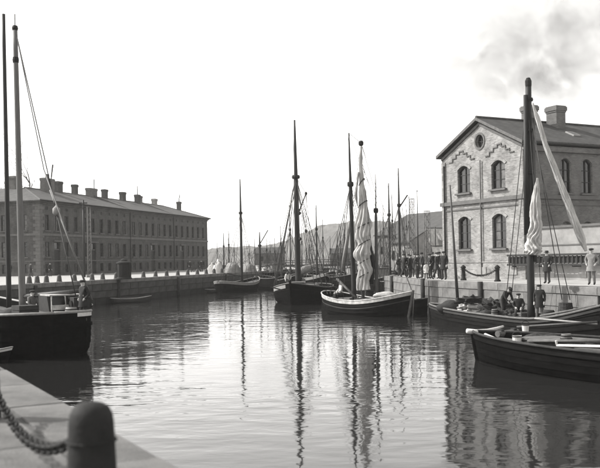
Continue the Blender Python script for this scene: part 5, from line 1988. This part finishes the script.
def person(label, loc, face, kind='stand', coat='cloth_black', legs='cloth_dark', hat='cap', scale=1.0, group=None, shirt=None):
    J = pose(kind)
    me = bpy.data.meshes.new('person')
    idx = {n_: i for i, n_ in enumerate(BONES)}
    me.from_pydata([J[n_] for n_ in BONES], [(idx[a_], idx[c]) for a_, c in EDGES], [])
    o = bpy.data.objects.new('body', me)
    COL.objects.link(o)
    md = o.modifiers.new('skin', 'SKIN')
    md.use_smooth_shade = True
    me_s = me.skin_vertices[0].data
    for n_, i in idx.items():
        me_s[i].radius = RAD.get(n_) or RAD[n_[:2]]
        me_s[i].use_root = (n_ == 'pelvis')
    sb = o.modifiers.new('sub', 'SUBSURF')
    sb.levels = 1
    sb.render_levels = 1
    bpy.context.view_layer.update()
    dg = bpy.context.evaluated_depsgraph_get()
    nm = bpy.data.meshes.new_from_object(o.evaluated_get(dg))
    o.modifiers.clear()
    o.data = nm
    nm.materials.clear()
    for q in (coat, legs, 'skin', 'cloth_black'):
        nm.materials.append(MATS[q])
    for v in nm.vertices:
        k = 0.02 * nz(v.co.x * 9 + loc[0] * 3, v.co.y * 9 + loc[1], v.co.z * 7)
        if J['neck'][2] > v.co.z + 0.02:
            v.co += v.normal * k
    segs_ = [(Vector(J[a_]), Vector(J[c]), a_, c) for a_, c in EDGES]

    def cls(c):
        if c in ('head0', 'head1'):
            return 2
        if c[:2] in ('ha', 'fi', 'th'):
            return 2
        if c[:2] == 'to':
            return 3
        if c[:2] in ('kn', 'an') or c[:2] == 'hi':
            return 1
        return 0
    for pl_ in nm.polygons:
        c = pl_.center
        best, bd = 0, 1e9
        for a_, d, na, nc in segs_:
            ab = d - a_
            u = max(0, min(1, (c - a_).dot(ab) / max(1e-9, ab.dot(ab))))
            ds = (c - (a_ + ab * u)).length
            if ds < bd:
                bd, best = ds, cls(nc)
        pl_.material_index = best
        pl_.use_smooth = True
    zmin = min(v.co.z for v in nm.vertices)
    t = thing('person', label, 'person', (loc[0], loc[1], loc[2] - zmin * scale), face, group)
    t.scale = (scale, scale, scale)
    o.parent = t
    h = Vector(J['head1'])
    h0 = Vector(J['head0'])
    up = (h - h0).normalized()
    rot = Vector((0, 0, 1)).rotation_difference(up).to_matrix()

    def hp(x, y, z):
        return h0 + rot @ Vector((x, y, z))
    # face and ears
    f = MB()
    f.add([hp(-.012, .10, .02), hp(.012, .10, .02), hp(0, .128, .012), hp(0, .10, .06)], [(0, 1, 2), (0, 2, 3), (1, 3, 2)])
    f.box(hp(-.09, .0, .03), (.015, .035, .06)).box(hp(.09, .0, .03), (.015, .035, .06))
    f.build('nose_and_ears', 'skin', t)
    e = MB()
    for k in (-1, 1):
        e.box(hp(k * .033, .098, .052), (.022, .012, .012))
    e.box(hp(0, .10, -.03), (.045, .012, .01))
    e.build('eyes_and_mouth', 'hair', t)
    vs = []
    cap = MB()
    if hat == 'cap':
        prof = [(.098, 0.075), (.112, .095), (.125, .125), (.11, .15), (.05, .165), (.004, .167)]
    elif hat == 'hat':
        prof = [(.165, .075), (.168, .085), (.10, .092), (.098, .17), (.07, .19), (.004, .185)]
    else:
        prof = [(.085, .03), (.096, .07), (.09, .11), (.06, .14), (.004, .15)]
    n_ = 12
    for r_, z in prof:
        for j in range(n_):
            a_ = 2 * math.pi * j / n_
            vs.append(hp(r_ * math.cos(a_), r_ * 1.08 * math.sin(a_) - (.012 if hat is None else 0), z))
    fs = []
    for i in range(len(prof) - 1):
        for j in range(n_):
            fs.append((i * n_ + j, i * n_ + (j + 1) % n_, (i + 1) * n_ + (j + 1) % n_, (i + 1) * n_ + j))
    cap.add(vs, fs)
    if hat == 'cap':
        cap.add([hp(-.08, .07, .085), hp(.08, .07, .085), hp(.05, .16, .07), hp(-.05, .16, .07), hp(-.08, .07, .075), hp(.08, .07, .075), hp(.05, .16, .06), hp(-.05, .16, .06)], [(0, 1, 2, 3), (7, 6, 5, 4), (0, 4, 5, 1), (1, 5, 6, 2), (2, 6, 7, 3), (3, 7, 4, 0)])
    cap.build({'cap': 'cap', 'hat': 'hat'}.get(hat, 'hair'), 'hair', t, smooth=False)
    # coat skirt over the hips
    if kind in ('stand', 'pockets', 'point', 'stride'):
        sk_ = MB()
        prof = [(.255, .20, .66), (.235, .18, .82), (.205, .155, .98), (.195, .145, 1.1)]
        vs, fs = [], []
        for rx, ry, z in prof:
            for j in range(14):
                a_ = 2 * math.pi * j / 14
                w_ = 1 + 0.05 * math.sin(a_ * 4 + z * 9)
                vs.append((rx * math.cos(a_) * w_, .01 + ry * math.sin(a_) * w_, z))
        for i in range(3):
            for j in range(14):
                fs.append((i * 14 + j, i * 14 + (j + 1) % 14, (i + 1) * 14 + (j + 1) % 14, (i + 1) * 14 + j))
        sk_.add(vs, fs).build('coat_skirt', coat, t, smooth=True)
    return t


# men on the right quay
grp = [(400.0, 71.0, 0.3, 'pockets', 'cloth_black', 'cap', 0.98, 'man in dark clothes and cap farthest left in the group on the right quay'),
       (403.5, 67.6, -1.3, 'stride', 'cloth_dark', 'cap', 1.06, 'man stepping sideways second from the left in the dark quay group'),
       (409.0, 67.5, 2.6, 'pockets', 'cloth_black', 'hat', 1.04, 'man in a brimmed hat third from the left in the quay group'),
       (410.5, 64.2, 0.9, 'stand', 'cloth_black', 'cap', 1.0, 'man in black fourth from the left in the quay group'),
       (415.0, 66.5, -0.4, 'stand', 'cloth_black', 'cap', 1.06, 'man half hidden in the back of the left half of the quay group'),
       (417.5, 62.2, -2.2, 'pockets', 'cloth_dark', 'cap', 1.04, 'man in a cap just left of the tall man in the quay group'),
       (422.3, 63.2, 1.7, 'point', 'cloth_black', 'hat', 1.08, 'tall man in a brimmed hat with an arm raised left of the child'),
       (426.2, 60.0, 3.0, 'stand', 'cloth_pale', None, 0.66, 'child in pale clothes standing in the gap of the quay group'),
       (430.2, 60.6, 2.0, 'pockets', 'cloth_black', 'cap', 1.02, 'man in dark coat right of the child in the quay group'),
       (433.0, 62.5, 0.2, 'stand', 'cloth_black', 'hat', 1.08, 'man in a hat half hidden behind the right half of the quay group'),
       (436.8, 58.6, -1.9, 'stride', 'cloth_dark', 'cap', 1.08, 'man stepping to the side third from the right end of the quay group'),
       (439.8, 60.0, 0.8, 'pockets', 'cloth_black', 'hat', 1.08, 'man in a hat second from the right end of the quay group'),
       (444.3, 57.2, 2.4, 'stand', 'cloth_black', 'cap', 1.1, 'man in black at the right end of the quay group')]
for px, D, fc, kd, ct_, ht, sc, lab in grp:
    person(lab, XY(px, D), fc, kd, ct_, 'cloth_dark', ht, sc, 'group of men on the right quay')
person('man in a dark coat on the quay just right of the thick mast', XY(547.5, 45.6), 2.2, 'pockets', 'cloth_black', hat='hat')
person('person in a grey coat standing at the quay under the white furled sail', XY(592.0, 42.6), 2.5, 'pockets', 'canvas_grey', 'cloth_mid', 'cap', 1.05)
p = on4(540, 40.6)
person('man in dark clothes standing on the barge right of the thick mast', p, 2.7, 'stand', 'cloth_black', 'cloth_mid', 'cap')
p = on4(503.5, 42.9)
person('man in a cap standing on the barge behind the net', p, -2.6, 'bend', 'cloth_black', hat='cap')
p = on4(519, 42.2)
person('man seated on the barge left of the thick mast', p, 2.9, 'sit', 'cloth_black', hat='cap')
p = XY(289.5, 71.5, 0); p.z = b2.dz(0.85)
person('man in a pale shirt on the foredeck of the dark sloop', p, 2.9, 'bend', 'cloth_pale', 'cloth_dark', 'cap')
p = XY(303.5, 73.5, 0); p.z = b2.dz(0.75)
person('man in grey crouched right of the dark sloop mast', p, 2.4, 'sit', 'cloth_mid', 'cloth_dark', 'cap')
p = XY(341, 56.6, 0); p.z = b3.dz(0.15)
person('man in a pale shirt at the stern of the white banded boat', p, 1.9, 'sit', 'cloth_pale', 'cloth_dark', 'cap')
p = on1(84.5, 38.4)
person('dark dressed man at the winch on the stern of the big left vessel', p, 2.4, 'pockets', 'cloth_black', hat='cap', scale=0.98)
p = on1(33, 40.8)
person('man in grey seated by the mast on the big left vessel', p, -2.0, 'sit', 'cloth_mid', hat='cap')
for px, D, kd, lab in ((30.5, 104, 'stride', 'dark walker on the left street before the building corner'), (50, 106, 'stand', 'dark figure on the left street right of the building corner'), (10, 102, 'stand', 'dark figure on the left street at the far left edge'), (190, 122, 'stride', 'distant walker on the street near the far end of the long building'), (201.5, 126, 'stand', 'distant figure standing by the handcart at the building end')):
    person(lab, XY(px, D), random.uniform(-3, 3), kd, 'cloth_black', hat='hat')

# ------------------------------------------------------------------ smoke over the roof and haze in the air
def volume_mat(name, dens, col_, scale, lo, hi, size, seed):
    m = bpy.data.materials.new(name)
    m.use_nodes = True
    N, L = m.node_tree.nodes, m.node_tree.links
    N.remove(N['Principled BSDF'])
    v = N.new('ShaderNodeVolumePrincipled')
    v.inputs['Color'].default_value = tone(col_)
    L.new(v.outputs[0], N['Material Output'].inputs['Volume'])
    v.inputs['Density'].default_value = dens
    if scale:
        tc = N.new('ShaderNodeTexCoord')
        n1 = N.new('ShaderNodeTexNoise')
        n1.inputs['Scale'].default_value = scale
        n1.inputs['Detail'].default_value = 7
        n1.inputs['Roughness'].default_value = 0.6
        n1.inputs['Distortion'].default_value = 1.2
        mp = N.new('ShaderNodeMapping')
        mp.inputs['Location'].default_value = (seed, seed * 0.7, 0)
        L.new(tc.outputs['Object'], mp.inputs[0])
        L.new(mp.outputs[0], n1.inputs['Vector'])
        mr = N.new('ShaderNodeMapRange')
        mr.inputs[1].default_value = lo
        mr.inputs[2].default_value = hi
        mr.inputs[3].default_value = 0
        mr.inputs[4].default_value = dens
        L.new(n1.outputs[0], mr.inputs[0])
        # fade out towards an ellipsoid's edge
        ln = N.new('ShaderNodeVectorMath')
        ln.operation = 'DIVIDE'
        ln.inputs[1].default_value = tuple(x / 2 for x in size)
        L.new(tc.outputs['Object'], ln.inputs[0])
        le = N.new('ShaderNodeVectorMath')
        le.operation = 'LENGTH'
        L.new(ln.outputs[0], le.inputs[0])
        m2 = N.new('ShaderNodeMapRange')
        m2.inputs[1].default_value = 0.95
        m2.inputs[2].default_value = 0.15
        m2.inputs[3].default_value = 0
        m2.inputs[4].default_value = 1
        L.new(le.outputs[1], m2.inputs[0])
        mu = N.new('ShaderNodeMath')
        mu.operation = 'MULTIPLY'
        L.new(mr.outputs[0], mu.inputs[0])
        L.new(m2.outputs[0], mu.inputs[1])
        L.new(mu.outputs[0], v.inputs['Density'])
    MATS[name] = m
    return m


def smoke(px, py, D, size, dens, scale, label, seed, rot=0.0):
    nm = 'smoke_%d' % seed
    volume_mat(nm, dens, 0.15, scale, 0.36, 0.82, size, seed)
    mb = MB()
    prof = []
    for i in range(9):
        a_ = math.pi * i / 8
        prof.append((max(0.001, math.sin(a_)), -math.cos(a_)))
    mb.lathe(prof, 16)
    mb.v = [(x * size[0] / 2, y * size[1] / 2, z * size[2] / 2) for x, y, z in mb.v]
    o = mb.build('smoke', nm)
    o.location = A(px, py, D)
    o.rotation_euler = (0, rot, 0)
    o['kind'] = 'stuff'
    o['label'] = label
    o['category'] = 'smoke'
    return o


smoke(540, 54, 84, (30, 10, 17), 0.40, 0.30, 'broad drifting grey smoke above the gabled house chimneys', 3, rot=-0.3)
smoke(548, 84, 76, (9, 4, 4.5), 0.8, 0.5, 'denser smoke rising from the chimneys of the gabled house', 5, rot=0.3)
smoke(272, 186, 260, (30, 8, 14), 0.22, 0.14, 'faint smoke wisp beside the dark sloop mast', 8)

volume_mat('haze_air', 0.0003, 0.92, 0, 0, 0, (1, 1, 1), 0)
o = MB().box((0, 650, 50), (3400, 1700, 104)).build('haze', 'haze_air')
o['kind'] = 'stuff'
o['label'] = 'pale haze in the air over the whole harbour'
o['category'] = 'haze'
